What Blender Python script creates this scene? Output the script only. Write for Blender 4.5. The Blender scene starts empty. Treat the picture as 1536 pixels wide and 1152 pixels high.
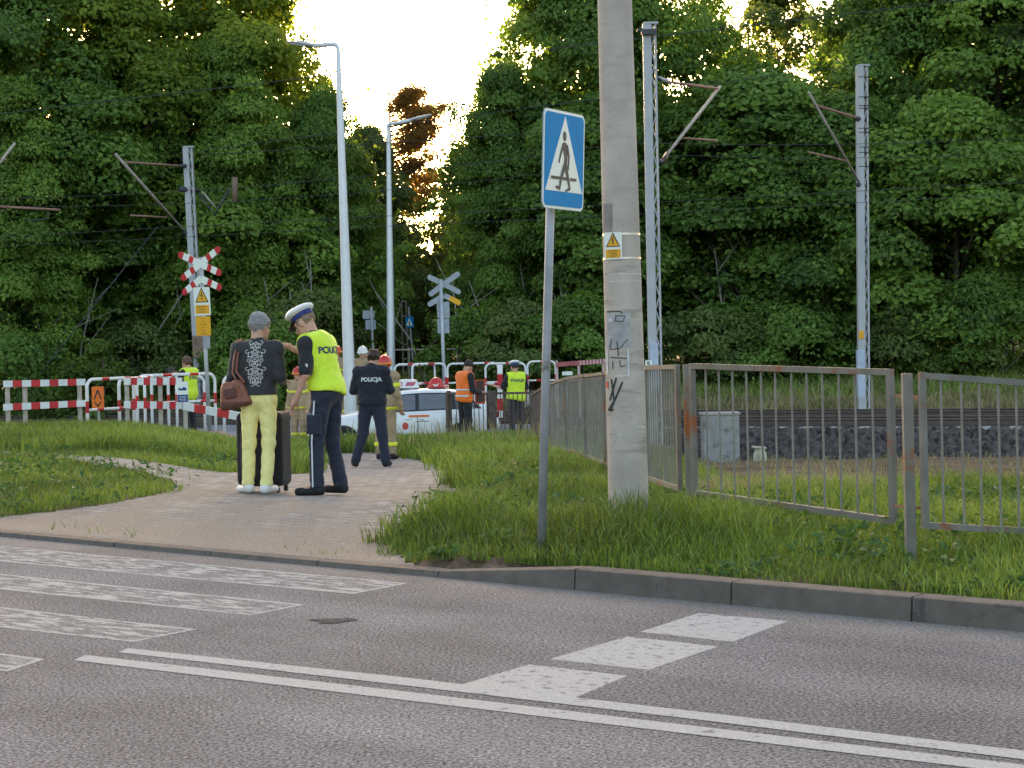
import bpy, math, random
import numpy as np
from mathutils import Vector, Matrix

SC = bpy.context.scene
C = SC.collection
R = math.radians

# ---------------------------------------------------------------- camera, sky, sun, exposure
F, CX, CY, ROLL, EYE = 2800.0, 768.0, 507.0, 0.023, 1.55
cam_d = bpy.data.cameras.new("camera")
cam = bpy.data.objects.new("camera", cam_d)
C.objects.link(cam)
cam_d.sensor_width = 36.0
cam_d.lens = 36.0 * F / 1536.0
cam_d.shift_y = -(576.0 - CY) / 1536.0
cam_d.clip_start, cam_d.clip_end = 0.1, 2000.0
cam.location = (0, 0, EYE)
cam.rotation_euler = (math.pi / 2, ROLL, 0)
SC.camera = cam

SUN_ELEV, SUN_AZ = R(4.0), R(-6.0)           # azimuth clockwise from +Y: low behind the wood, in the gap
world = bpy.data.worlds.new("World")
SC.world = world
world.use_nodes = True
wn = world.node_tree
for n in list(wn.nodes):
    wn.nodes.remove(n)
sky = wn.nodes.new("ShaderNodeTexSky")
sky.sky_type = 'NISHITA'
sky.sun_disc = False
sky.sun_elevation = SUN_ELEV
sky.sun_rotation = SUN_AZ
sky.air_density = 0.6
sky.dust_density = 4.0
sky.ozone_density = 0.7
bg = wn.nodes.new("ShaderNodeBackground")
bg.inputs[1].default_value = 0.15
wo = wn.nodes.new("ShaderNodeOutputWorld")
tint = wn.nodes.new("ShaderNodeMixRGB")            # hazy warm evening air
tint.blend_type = 'MULTIPLY'; tint.inputs[0].default_value = 1.0; tint.inputs[2].default_value = (1.10, 1.0, .89, 1)
wn.links.new(sky.outputs[0], tint.inputs[1])
wn.links.new(tint.outputs[0], bg.inputs[0])
wn.links.new(bg.outputs[0], wo.inputs[0])

sun_d = bpy.data.lights.new("sun", 'SUN')
sun_d.energy = 3.0
sun_d.angle = R(0.5)
sun_d.color = (1.0, 0.72, 0.42)
sun = bpy.data.objects.new("sun", sun_d)
C.objects.link(sun)
sd = Vector((math.sin(SUN_AZ) * math.cos(SUN_ELEV), math.cos(SUN_AZ) * math.cos(SUN_ELEV), math.sin(SUN_ELEV)))
sun.rotation_euler = sd.to_track_quat('Z', 'Y').to_euler()

SC.view_settings.view_transform = 'Standard'
SC.view_settings.look = 'None'
SC.view_settings.exposure = 3.25
SC.view_settings.gamma = 1.0
SC.cycles.max_bounces = 6
SC.cycles.transparent_max_bounces = 6

# ---------------------------------------------------------------- pixel <-> world helpers (level, unrolled world)
CR, SR = math.cos(ROLL), math.sin(ROLL)
def P(px, py, D):
    u, v = px - CX, CY - py
    return Vector(((u * CR + v * SR) / F * D, D, EYE + (-u * SR + v * CR) / F * D))

def ss(a, b, x):
    t = np.clip((np.asarray(x, float) - a) / (b - a), 0, 1)
    return t * t * (3 - 2 * t)

def flat(px, py, z=0.0):
    u, v = px - CX, CY - py
    k = (-u * SR + v * CR) / F
    D = (z - EYE) / k
    return P(px, py, D)

K0, K1 = flat(0, 805), flat(1536, 948)
KD = (K1 - K0); KD.z = 0; KL = KD.length; KD.normalize()
KN = Vector((-KD.y, KD.x, 0))                  # away from the road
KC = KN.dot(K0)
def tk(X, Y): return X * KN.x + Y * KN.y - KC     # distance behind the kerb
def qk(X, Y): return (X - K0.x) * KD.x + (Y - K0.y) * KD.y
QE = qk(*flat(645, 862).xy)                       # end of the dropped kerb
TS = 0.434
def wt(X, Y): return (Y - (47.0 - TS * X)) * 0.917  # distance beyond the near rail
TD = Vector((0.917, -0.398, 0)); TN = Vector((0.398, 0.917, 0))

def zt(X, Y):
    X = np.asarray(X, float); Y = np.asarray(Y, float)
    Ys = np.maximum(Y, 1.0)
    a = X / Ys
    zc = np.interp(Y, [0, 16, 20, 27.5, 32, 36, 40, 43, 46, 60], [.14, .14, .05, -.33, -.5, -.62, -.76, -.98, -.85, -.8])
    zr = np.interp(Y, [0, 14, 16, 20, 27, 33, 41.5], [.14, .15, .02, -.35, -.65, -.93, -1.3])
    zl = np.interp(Y, [0, 18, 24, 30, 33, 37, 41, 45, 50, 60], [.12, .14, .12, .16, 0, -.24, -.3, -.42, -.52, -.6])
    wl = 1 - ss(-.22, -.10, a)
    wr = ss(.0, .12, a)
    z = zc * (1 - wl) * (1 - wr) + zl * wl + zr * wr
    w = wt(X, Y)
    nat = z
    far = np.interp(w, [7.8, 10, 13, 20, 45, 400], [-.75, -.55, -.45, -.05, .8, 6.0])
    z = nat * (1 - ss(0, 6, w)) + far * ss(0, 6, w)
    inb = ss(-3.4, -2.4, w) * (1 - ss(7.4, 8.2, w))
    z = z * (1 - inb) + np.minimum(z, -1.15) * inb
    z = z + 0.03 * np.sin(X * 1.7 + Y * .6) * np.sin(Y * .9 - X * .4) * ss(1.0, 4, tk(X, Y)) * (1 - wl * .3)
    t = tk(X, Y); q = qk(X, Y)
    drop = ss(QE + .3, QE - .8, q) if False else 1 - ss(QE - .8, QE + .2, q)
    edge = 0.11 * (1 - drop) + 0.015 * drop
    z = edge * (1 - ss(0, 2.2, t)) + z * ss(0, 2.2, t)
    z = np.where(t < 0.24, -0.06, z)
    return z

def G(px, py, dz=0.0, dmin=6, dmax=140):
    u, v = px - CX, CY - py
    D = np.arange(dmin, dmax, 0.02)
    X = (u * CR + v * SR) / F * D
    Z = EYE + (-u * SR + v * CR) / F * D
    hit = np.nonzero(Z <= zt(X, D) + dz)[0]
    i = hit[0] if len(hit) else -1
    return Vector((X[i], D[i], Z[i]))
def gz(X, Y): return float(zt(X, Y))

# ---------------------------------------------------------------- object helpers
def tag(o, label=None, cat=None, group=None, kind=None):
    if label: o['label'] = label
    if cat: o['category'] = cat
    if group: o['group'] = group
    if kind: o['kind'] = kind
    return o
def thing(name, label, cat, loc=(0, 0, 0), rz=0.0, group=None):
    o = bpy.data.objects.new(name, None)
    o.empty_display_size = .2
    C.objects.link(o)
    o.location = loc; o.rotation_euler = (0, 0, rz)
    return tag(o, label, cat, group)
KIDS = {}
def link(o, parent=None):
    C.objects.link(o)
    if parent is not None:
        o.parent = parent
        KIDS.setdefault(parent.name, []).append(o)
    return o
def copy_tree(o, parent=None):
    c = o.copy(); link(c, parent)
    for ch in list(KIDS.get(o.name, [])):
        copy_tree(ch, c)
    return c

class MB:
    def __init__(s): s.v = []; s.f = []; s.m = []
    def add(s, vs, fs, m=0):
        b = len(s.v)
        s.v += [Vector(v) for v in vs]
        s.f += [tuple(i + b for i in f) for f in fs]
        s.m += ([m] * len(fs)) if isinstance(m, int) else list(m)
    def box(s, c, d, m=0, M=None):
        c = Vector(c); x, y, z = d[0] / 2, d[1] / 2, d[2] / 2
        vs = [Vector((i * x, j * y, k * z)) for k in (-1, 1) for j in (-1, 1) for i in (-1, 1)]
        if M is not None: vs = [M @ v for v in vs]
        s.add([c + v for v in vs], [(0, 2, 3, 1), (4, 5, 7, 6), (0, 1, 5, 4), (2, 6, 7, 3), (0, 4, 6, 2), (1, 3, 7, 5)], m)
    def beam(s, a, b, w, h, m=0, up=Vector((0, 0, 1))):
        a, b = Vector(a), Vector(b); d = (b - a); L = d.length; d.normalize()
        sx = d.cross(up)
        if sx.length < 1e-4: sx = d.cross(Vector((0, 1, 0)))
        sx.normalize(); sz = sx.cross(d)
        M = Matrix((sx, d, sz)).transposed()
        s.box((a + b) / 2, (w, L, h), m, M)
    def tube(s, pts, r, m=0, n=10, cap=True, stripes=None, rs=None):
        pts = [Vector(p) for p in pts]
        if stripes:                       # (period list) resample so colours break crisply
            L = [0]
            for a, b in zip(pts, pts[1:]): L.append(L[-1] + (b - a).length)
            cuts = sorted(set([round(c, 4) for c, _ in stripes if 0 < c < L[-1]] + [round(x, 4) for x in L]))
            out = []
            for c in cuts:
                k = max(i for i in range(len(L)) if L[i] <= c + 1e-4); k = min(k, len(pts) - 2)
                seg = L[k + 1] - L[k]
                out.append((c, pts[k].lerp(pts[k + 1], (c - L[k]) / seg if seg > 0 else 0)))
            pts = [p for _, p in out]; cl = [c for c, _ in out]
            fm = []
            for a, b in zip(cl, cl[1:]):
                mid = (a + b) / 2; mm = stripes[0][1]
                for c, v in stripes:
                    if c <= mid: mm = v
                fm.append(mm)
        else: fm = [m] * (len(pts) - 1)
        ref = None; rings = []
        for i, p in enumerate(pts):
            d = (pts[min(i + 1, len(pts) - 1)] - pts[max(i - 1, 0)]).normalized()
            if ref is None:
                ref = d.orthogonal().normalized()
            ref = (ref - d * ref.dot(d)).normalized()
            q = d.cross(ref)
            rr = rs[i] if rs else r
            rings.append([p + (ref * math.cos(2 * math.pi * k / n) + q * math.sin(2 * math.pi * k / n)) * rr for k in range(n)])
        vs = [v for ring in rings for v in ring]; fs = []; ms = []
        for i in range(len(pts) - 1):
            for k in range(n):
                fs.append((i * n + k, i * n + (k + 1) % n, (i + 1) * n + (k + 1) % n, (i + 1) * n + k)); ms.append(fm[i])
        if cap:
            fs.append(tuple(range(n))[::-1]); ms.append(fm[0])
            fs.append(tuple((len(pts) - 1) * n + k for k in range(n))); ms.append(fm[-1])
        s.add(vs, fs, ms)
    def lathe(s, prof, c=(0, 0, 0), n=20, m=0, sx=1.0, sy=1.0):
        c = Vector(c); vs = []; fs = []
        for r, z in prof:
            for k in range(n):
                vs.append(c + Vector((r * math.cos(2 * math.pi * k / n) * sx, r * math.sin(2 * math.pi * k / n) * sy, z)))
        for i in range(len(prof) - 1):
            for k in range(n):
                fs.append((i * n + k, i * n + (k + 1) % n, (i + 1) * n + (k + 1) % n, (i + 1) * n + k))
        s.add(vs, fs, m)
    def prism(s, poly, o, ax, ay, th, m=0):
        """2-D polygon (in metres) in the frame o+x*ax+y*ay, extruded th along ax x ay; front face at +th"""
        o, ax, ay = Vector(o), Vector(ax), Vector(ay); nz = ax.cross(ay).normalized()
        n = len(poly)
        vs = [o + ax * x + ay * y for x, y in poly] + [o + ax * x + ay * y + nz * th for x, y in poly]
        fs = [tuple(range(n))[::-1], tuple(range(n, 2 * n))] + [(i, (i + 1) % n, (i + 1) % n + n, i + n) for i in range(n)]
        s.add(vs, fs, m)
    def build(s, name, mats, parent=None, smooth=False, origin=None, bevel=0.0):
        rt = parent
        while rt is not None and rt.parent is not None: rt = rt.parent
        if origin is None and parent is not None and parent.type == 'MESH' and rt.type == 'EMPTY' and not rt.get('local'): origin = rt.location
        o0 = Vector(origin) if origin is not None else (Vector(parent.location) if parent is not None and parent.type == 'EMPTY' and not parent.get('local') else Vector((0, 0, 0)))
        me = bpy.data.meshes.new(name)
        me.from_pydata([tuple(v - o0) for v in s.v], [], s.f)
        for mt in (mats if isinstance(mats, (list, tuple)) else [mats]): me.materials.append(mt)
        me.polygons.foreach_set('material_index', s.m)
        if smooth: me.polygons.foreach_set('use_smooth', [True] * len(s.f))
        me.update()
        o = bpy.data.objects.new(name, me)
        link(o, parent)
        if parent is None and origin is not None: o.location = o0
        if parent is not None and parent.type == 'MESH' and not parent.get('local'): 
            pass
        if bevel > 0:
            b = o.modifiers.new('bevel', 'BEVEL'); b.width = bevel; b.segments = 2; b.limit_method = 'ANGLE'
        return o

def npmesh(name, V, Q, mats, parent=None, T=None, rnd=None, smooth=False, fm=None, matidx=None):
    """fast mesh from numpy: Q (n,4) quads and/or T (m,3) tris"""
    me = bpy.data.meshes.new(name)
    nq = len(Q) if Q is not None else 0; nt = len(T) if T is not None else 0
    me.vertices.add(len(V)); me.vertices.foreach_set('co', np.asarray(V, np.float32).ravel())
    loops = np.concatenate([np.asarray(a, np.int32).ravel() for a in (Q, T) if a is not None and len(a)])
    me.loops.add(len(loops)); me.loops.foreach_set('vertex_index', loops)
    me.polygons.add(nq + nt)
    st = np.concatenate([np.arange(nq) * 4, nq * 4 + np.arange(nt) * 3]).astype(np.int32)
    me.polygons.foreach_set('loop_start', st)
    if matidx is not None: me.polygons.foreach_set('material_index', np.asarray(matidx, np.int32))
    me.polygons.foreach_set('use_smooth', np.full(nq + nt, smooth))
    for mt in (mats if isinstance(mats, (list, tuple)) else [mats]): me.materials.append(mt)
    if rnd is not None:
        at = me.attributes.new('rnd', 'FLOAT', 'POINT'); at.data.foreach_set('value', np.asarray(rnd, np.float32))
    me.update(calc_edges=True)
    if name.startswith('_'): return me
    o = bpy.data.objects.new(name, me)
    return link(o, parent)

# ---------------------------------------------------------------- materials
MATS = {}
def mat(name, rgb, rough=.7, metal=0.0, var=.12, vs=6.0, bump=0.0, bs=40.0, dirt=None, dirt_s=2.0, dirt_t=.58, sheen=0, spec=.4, coat=0):
    if name in MATS: return MATS[name]
    m = bpy.data.materials.new(name); m.use_nodes = True
    nt = m.node_tree; b = nt.nodes['Principled BSDF']
    b.inputs['Roughness'].default_value = rough
    b.inputs['Metallic'].default_value = metal
    b.inputs['Specular IOR Level'].default_value = spec
    if coat: b.inputs['Coat Weight'].default_value = coat
    if sheen: b.inputs['Sheen Weight'].default_value = sheen
    tc = nt.nodes.new('ShaderNodeTexCoord')
    nz = nt.nodes.new('ShaderNodeTexNoise'); nz.inputs['Scale'].default_value = vs; nz.inputs['Detail'].default_value = 6
    nt.links.new(tc.outputs['Object'], nz.inputs['Vector'])
    rp = nt.nodes.new('ShaderNodeValToRGB')
    c = np.array(rgb)
    rp.color_ramp.elements[0].position = .3; rp.color_ramp.elements[1].position = .7
    rp.color_ramp.elements[0].color = (*np.clip(c * (1 - var), 0, 1), 1)
    rp.color_ramp.elements[1].color = (*np.clip(c * (1 + var), 0, 1), 1)
    nt.links.new(nz.outputs[0], rp.inputs[0])
    out = rp.outputs[0]
    if dirt is not None:
        n2 = nt.nodes.new('ShaderNodeTexNoise'); n2.inputs['Scale'].default_value = dirt_s; n2.inputs['Detail'].default_value = 8; n2.inputs['Roughness'].default_value = .65
        nt.links.new(tc.outputs['Object'], n2.inputs['Vector'])
        r2 = nt.nodes.new('ShaderNodeValToRGB')
        r2.color_ramp.elements[0].position = dirt_t; r2.color_ramp.elements[1].position = dirt_t + .07
        r2.color_ramp.elements[0].color = (0, 0, 0, 1); r2.color_ramp.elements[1].color = (1, 1, 1, 1)
        nt.links.new(n2.outputs[0], r2.inputs[0])
        mx = nt.nodes.new('ShaderNodeMixRGB'); mx.inputs[2].default_value = (*dirt, 1)
        nt.links.new(r2.outputs[0], mx.inputs[0]); nt.links.new(out, mx.inputs[1]); out = mx.outputs[0]
    nt.links.new(out, b.inputs['Base Color'])
    if bump > 0:
        n3 = nt.nodes.new('ShaderNodeTexNoise'); n3.inputs['Scale'].default_value = bs; n3.inputs['Detail'].default_value = 4
        nt.links.new(tc.outputs['Object'], n3.inputs['Vector'])
        bp = nt.nodes.new('ShaderNodeBump'); bp.inputs['Strength'].default_value = bump; bp.inputs['Distance'].default_value = .02
        nt.links.new(n3.outputs[0], bp.inputs['Height']); nt.links.new(bp.outputs[0], b.inputs['Normal'])
    MATS[name] = m
    return m

def leafmat(name, cols, trans=.35, rough=.55):
    """colour from the per-leaf attribute 'rnd' through a ramp, plus translucency"""
    m = bpy.data.materials.new(name); m.use_nodes = True
    nt = m.node_tree; b = nt.nodes['Principled BSDF']; b.inputs['Roughness'].default_value = rough
    b.inputs['Specular IOR Level'].default_value = .3
    at = nt.nodes.new('ShaderNodeAttribute'); at.attribute_name = 'rnd'
    rp = nt.nodes.new('ShaderNodeValToRGB')
    el = rp.color_ramp.elements
    while len(el) < len(cols): el.new(.5)
    for i, cc in enumerate(cols):
        el[i].position = i / (len(cols) - 1); el[i].color = (*cc, 1)
    nt.links.new(at.outputs['Fac'], rp.inputs[0])
    nt.links.new(rp.outputs[0], b.inputs['Base Color'])
    tr = nt.nodes.new('ShaderNodeBsdfTranslucent')
    mul = nt.nodes.new('ShaderNodeMixRGB'); mul.blend_type = 'MULTIPLY'; mul.inputs[0].default_value = 1; mul.inputs[2].default_value = (1.6, 1.5, .6, 1)
    nt.links.new(rp.outputs[0], mul.inputs[1]); nt.links.new(mul.outputs[0], tr.inputs[0])
    mx = nt.nodes.new('ShaderNodeMixShader'); mx.inputs[0].default_value = trans
    nt.links.new(b.outputs[0], mx.inputs[1]); nt.links.new(tr.outputs[0], mx.inputs[2])
    out = nt.nodes['Material Output']; nt.links.new(mx.outputs[0], out.inputs[0])
    return m

M_white = mat('white_paint', (.72, .72, .70), .45, var=.06, dirt=(.45, .42, .38), dirt_s=5, dirt_t=.66)
M_red = mat('red_paint', (.50, .015, .02), .45, var=.15)
M_galv = mat('galvanised_steel', (.42, .44, .46), .5, .35, var=.15, vs=3)
M_mast = mat('pale_mast_paint', (.40, .405, .41), .6, .1, var=.12, vs=1.5, dirt=(.30, .30, .30), dirt_s=3, dirt_t=.64)
M_lamp = mat('lamp_post_grey', (.62, .64, .65), .4, .25, var=.05)
M_rust = mat('rusty_steel', (.24, .13, .08), .85, .1, var=.35, vs=14)
M_fence = mat('weathered_fence_paint', (.175, .16, .135), .75, .1, var=.2, vs=5, dirt=(.24, .085, .035), dirt_s=3.0, dirt_t=.545)
M_dark = mat('dark_metal', (.05, .05, .055), .5, .3)
M_black = mat('black_rubber', (.015, .015, .016), .8)
M_conc = mat('concrete', (.33, .30, .27), .9, var=.14, vs=3, bump=.25, bs=60, dirt=(.24, .22, .20), dirt_s=1.6, dirt_t=.56)
M_kerb = mat('kerb_concrete', (.125, .105, .09), .9, var=.18, vs=9, bump=.5, bs=120, dirt=(.07, .062, .055), dirt_s=5, dirt_t=.6)

M_bar = mat('railing_bar_paint', (.21, .195, .165), .7, .1, var=.2, vs=7)
M_post = mat('rusty_post_paint', (.20, .185, .155), .8, .1, var=.2, vs=5, dirt=(.27, .095, .03), dirt_s=2.6, dirt_t=.50)
# ================================================================ SETTING
def nodes_mat(name):
    m = bpy.data.materials.new(name); m.use_nodes = True
    return m, m.node_tree, m.node_tree.nodes['Principled BSDF']
def nd(nt, t, **kw):
    n = nt.nodes.new(t)
    for k, v in kw.items():
        if k in n.inputs: n.inputs[k].default_value = v
        else: setattr(n, k, v)
    return n
def ramp(nt, src, stops):
    r = nt.nodes.new('ShaderNodeValToRGB'); el = r.color_ramp.elements
    while len(el) < len(stops): el.new(.5)
    for i, (p, c) in enumerate(stops): el[i].position = p; el[i].color = (*c, 1)
    nt.links.new(src, r.inputs[0]); return r
def mixc(nt, fac, a, b, mode='MIX'):
    x = nt.nodes.new('ShaderNodeMixRGB'); x.blend_type = mode
    for i, s in ((0, fac), (1, a), (2, b)):
        if isinstance(s, (int, float)): x.inputs[i].default_value = s if i == 0 else (s, s, s, 1)
        elif isinstance(s, tuple): x.inputs[i].default_value = (*s, 1)
        else: nt.links.new(s, x.inputs[i])
    return x

# asphalt: coarse salt-and-pepper chippings, faint purple binder, patches
def asphalt(name, lo, hi, sc=1.0):
    m, nt, b = nodes_mat(name)
    tc = nd(nt, 'ShaderNodeTexCoord')
    n1 = nd(nt, 'ShaderNodeTexNoise', Scale=62.0 * sc, Detail=3.0, Roughness=.7)
    n2 = nd(nt, 'ShaderNodeTexNoise', Scale=.9, Detail=5.0, Roughness=.6)
    vo = nd(nt, 'ShaderNodeTexVoronoi', Scale=105.0 * sc)
    for n in (n1, n2, vo): nt.links.new(tc.outputs['Object'], n.inputs['Vector'])
    c1 = ramp(nt, n1.outputs[0], [(.38, lo), (.5, tuple((a + c) / 2 for a, c in zip(lo, hi))), (.60, hi)])
    c2 = ramp(nt, n2.outputs[0], [(.35, (.86, .84, .84)), (.65, (1.1, 1.08, 1.1))])
    c3 = ramp(nt, vo.outputs['Color'], [(.2, (.8, .8, .8)), (.8, (1.2, 1.2, 1.2))])
    m0 = nd(nt, 'ShaderNodeMapping'); m0.inputs['Rotation'].default_value = (0, 0, -math.atan2(KD.y, KD.x)); nt.links.new(tc.outputs['Object'], m0.inputs['Vector'])
    m1 = nd(nt, 'ShaderNodeMapping'); m1.inputs['Scale'].default_value = (.10, 1.0, 1); nt.links.new(m0.outputs[0], m1.inputs['Vector'])
    n4 = nd(nt, 'ShaderNodeTexNoise', Scale=1.3, Detail=4.0); nt.links.new(m1.outputs[0], n4.inputs['Vector'])
    lane = ramp(nt, n4.outputs[0], [(.35, (.84, .83, .83)), (.62, (1.10, 1.10, 1.10))])
    c1 = mixc(nt, 1.0, c1.outputs[0], lane.outputs[0], 'MULTIPLY')
    dp = nd(nt, 'ShaderNodeVectorMath', operation='DOT_PRODUCT'); dp.inputs[1].default_value = (KN.x, KN.y, 0); nt.links.new(tc.outputs['Object'], dp.inputs[0])
    ad0 = nd(nt, 'ShaderNodeMath', operation='MULTIPLY_ADD'); ad0.inputs[1].default_value = .5; nt.links.new(n2.outputs[0], ad0.inputs[0]); nt.links.new(dp.outputs['Value'], ad0.inputs[2])
    mrk = nd(nt, 'ShaderNodeMapRange'); mrk.inputs[1].default_value = KC - .45; mrk.inputs[2].default_value = KC + .2; mrk.inputs[3].default_value = 0; mrk.inputs[4].default_value = .75; nt.links.new(ad0.outputs[0], mrk.inputs[0])
    grit = ramp(nt, n1.outputs[0], [(.35, (.17, .15, .13)), (.65, (.34, .305, .27))])
    c1 = mixc(nt, mrk.outputs[0] if 'road' in name else 0.0, c1.outputs[0], grit.outputs[0])
    mm = mixc(nt, 1.0, c1.outputs[0], c2.outputs[0], 'MULTIPLY'); m2 = mixc(nt, 1.0, mm.outputs[0], c3.outputs[0], 'MULTIPLY')
    nt.links.new(m2.outputs[0], b.inputs['Base Color']); b.inputs['Roughness'].default_value = .95
    b.inputs['Specular IOR Level'].default_value = .04
    bp = nd(nt, 'ShaderNodeBump', Strength=.6, Distance=.012); nt.links.new(n1.outputs[0], bp.inputs['Height']); nt.links.new(bp.outputs[0], b.inputs['Normal'])
    return m
M_asph = asphalt('road_asphalt', (.068, .066, .067), (.30, .290, .292))
M_asph2 = asphalt('crossing_asphalt', (.19, .19, .20), (.27, .27, .285), .4)

# road
def sheet(name, poly, z, m, parent=None):
    b = MB(); b.add([(p[0], p[1], z) for p in poly], [tuple(range(len(poly)))])
    return b.build(name, m, parent)
rp0 = K0 - KD * 60; rp1 = K1 + KD * 40
road = sheet('road', [rp0, rp0 - KN * 30, rp1 - KN * 30, rp1], 0.0, M_asph)
tag(road, kind='structure')

# worn white paint: holes where the paint has gone, solid rim along the edges kept by geometry
def paintmat(name, thr, sc=7.0, stretch=(1, 1, 1), rot=0.0):
    m, nt, b = nodes_mat(name)
    tc = nd(nt, 'ShaderNodeTexCoord')
    m0 = nd(nt, 'ShaderNodeMapping'); m0.inputs['Rotation'].default_value = (0, 0, rot); nt.links.new(tc.outputs['Object'], m0.inputs['Vector'])
    mp = nd(nt, 'ShaderNodeMapping'); mp.inputs['Scale'].default_value = stretch; nt.links.new(m0.outputs[0], mp.inputs['Vector'])
    n = nd(nt, 'ShaderNodeTexNoise', Scale=sc, Detail=7.0, Roughness=.72); nt.links.new(mp.outputs[0], n.inputs['Vector'])
    n1 = nd(nt, 'ShaderNodeTexNoise', Scale=62.0, Detail=3.0, Roughness=.7); nt.links.new(tc.outputs['Object'], n1.inputs['Vector'])
    asp = ramp(nt, n1.outputs[0], [(.36, (.068, .066, .067)), (.64, (.30, .290, .292))])
    wh = ramp(nt, n1.outputs[0], [(.3, (.29, .285, .275)), (.6, (.45, .44, .43))])
    ad = nd(nt, 'ShaderNodeMath', operation='MULTIPLY_ADD'); ad.inputs[1].default_value = .25; nt.links.new(n1.outputs[0], ad.inputs[0]); nt.links.new(n.outputs[0], ad.inputs[2])
    msk = ramp(nt, ad.outputs[0], [(thr - .012, (1, 1, 1)), (thr + .012, (0, 0, 0))])
    mx = mixc(nt, msk.outputs[0], asp.outputs[0], wh.outputs[0])
    nt.links.new(mx.outputs[0], b.inputs['Base Color']); b.inputs['Roughness'].default_value = .95; b.inputs['Specular IOR Level'].default_value = .08
    bp = nd(nt, 'ShaderNodeBump', Strength=.5, Distance=.01); nt.links.new(n1.outputs[0], bp.inputs['Height']); nt.links.new(bp.outputs[0], b.inputs['Normal'])
    return m
KA = math.atan2(KD.y, KD.x)
M_pw = paintmat('worn_zebra_paint', .60, 12.0, (.3, 1.5, 1), -KA)
M_pw2 = paintmat('worn_block_paint', .70, 13.0, (.9, 1.5, 1), -KA)
M_pl = paintmat('line_paint', .745, 9.0)
M_rim = paintmat('solid_rim_paint', .71, 12.0)

def px_poly(pts): return [flat(x, y) for x, y in pts]
def inset_rim(name, pts, wm, z=.0012, rim=.05, sides=None):
    """a painted block: worn middle, thin better kept rim (one mesh, two materials)"""
    w = [Vector((p.x, p.y, z)) for p in pts]; n = len(w)
    if (w[1] - w[0]).cross(w[2] - w[1]).z < 0: w = w[::-1]
    inn = []
    for i in range(n):
        a, b_, c = w[i - 1], w[i], w[(i + 1) % n]
        d1 = (b_ - a).normalized(); d2 = (c - b_).normalized()
        n1 = Vector((-d1.y, d1.x, 0)); n2 = Vector((-d2.y, d2.x, 0))
        k = (n1 + n2); k = k / max(k.length_squared / 2, .3)
        inn.append(b_ + k * rim)
    m = MB(); m.add(w + inn, [tuple(range(n, 2 * n))] + [(i, (i + 1) % n, n + (i + 1) % n, n + i) for i in range(n)], [0] + [1] * n)
    return m.build(name, [wm, M_rim], None)
def ext(a, b, x):   # extrapolate the pixel line a-b to pixel x
    return (x, a[1] + (b[1] - a[1]) * (x - a[0]) / (b[0] - a[0]))
def stripe(a0, a1, b0, b1):
    L = -500
    o = inset_rim('zebra_stripe', px_poly([ext(a0, a1, L), a1, b1, ext(b0, b1, L)]), M_pw, rim=.032)
    o.parent = road
stripe((0, 819), (612, 875), (0, 842), (530, 891))
stripe((0, 861), (457, 907), (0, 884), (377, 923))
stripe((0, 911), (295, 944), (0, 941), (200, 963))
stripe((0, 980), (67, 989), (0, 1006), (12, 1007))
for q in ([(1048, 920), (1182, 932), (1099, 963), (960, 948)], [(941, 955), (1077, 970), (973, 1005), (825, 989)],
          [(794, 997), (941, 1014), (862, 1047), (692, 1027)]):
    o = inset_rim('painted_block', px_poly(q), M_pw2, z=.0012, rim=.03); o.parent = road
def band(name, up, lo, z, m):
    U = [flat(*p) for p in up]; L = [flat(*p) for p in lo]
    b = MB(); n = len(U)
    b.add([(p.x, p.y, z) for p in L + U], [(i, i + 1, n + i + 1, n + i) for i in range(n - 1)])
    o = b.build(name, m, None); o.parent = road
band('centre_line', [(192, 973), (600, 1016), (1070, 1071), (1536, 1127), (1760, 1154)], [(178, 979), (600, 1028), (1070, 1083), (1536, 1140), (1760, 1168)], .0025, M_pl)
band('centre_line', [(128, 983), (600, 1037), (1070, 1093), (1536, 1148), (1760, 1174)], [(110, 991), (600, 1050), (1070, 1106), (1536, 1162), (1760, 1190)], .0025, M_pl)
# tarred patch
pc = flat(500, 932); b = MB()
pts = [(pc.x + (.10 + .04 * math.sin(3 * a) + .03 * math.sin(7 * a + 1)) * math.cos(a), pc.y + (.13 + .05 * math.cos(2 * a)) * math.sin(a), .004) for a in np.linspace(0, 2 * math.pi, 28, endpoint=False)]
b.add(pts, [tuple(range(28))]); o = b.build('tar_patch', mat('tar', (.085, .08, .08), 1.0, var=.3, vs=30, spec=.02)); o.parent = road

# kerb stones
kerb = MB()
q = -20.0
S0 = qk(*flat(848, 888).xy)
edges = [S0 + i * 1.155 for i in range(-30, 14)]
for a in edges:
    a1 = a + 1.143
    def hk(s):
        return .035 + (.125 - .035) * float(ss(QE - .02, S0, s))
    A = K0 + KD * a; B = K0 + KD * a1
    ha, hb = hk(a), hk(a1)
    prof = [(0, -.1), (0, -.0), (.012, 1.0), (.03, 1.04), (.15, 1.06), (.15, -.1)]
    vs = []
    for o_, h in ((A, ha), (B, hb)):
        for t_, k_ in prof:
            z_ = k_ * h if k_ > 0 else k_
            vs.append((o_.x + KN.x * t_, o_.y + KN.y * t_, z_))
    n = len(prof)
    kerb.add(vs, [(i, i + n, (i + 1) % n + n, (i + 1) % n) for i in range(n)] + [tuple(range(n)), tuple(range(2 * n - 1, n - 1, -1))])
kerb.build('kerb', M_kerb)['kind'] = 'structure'

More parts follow.
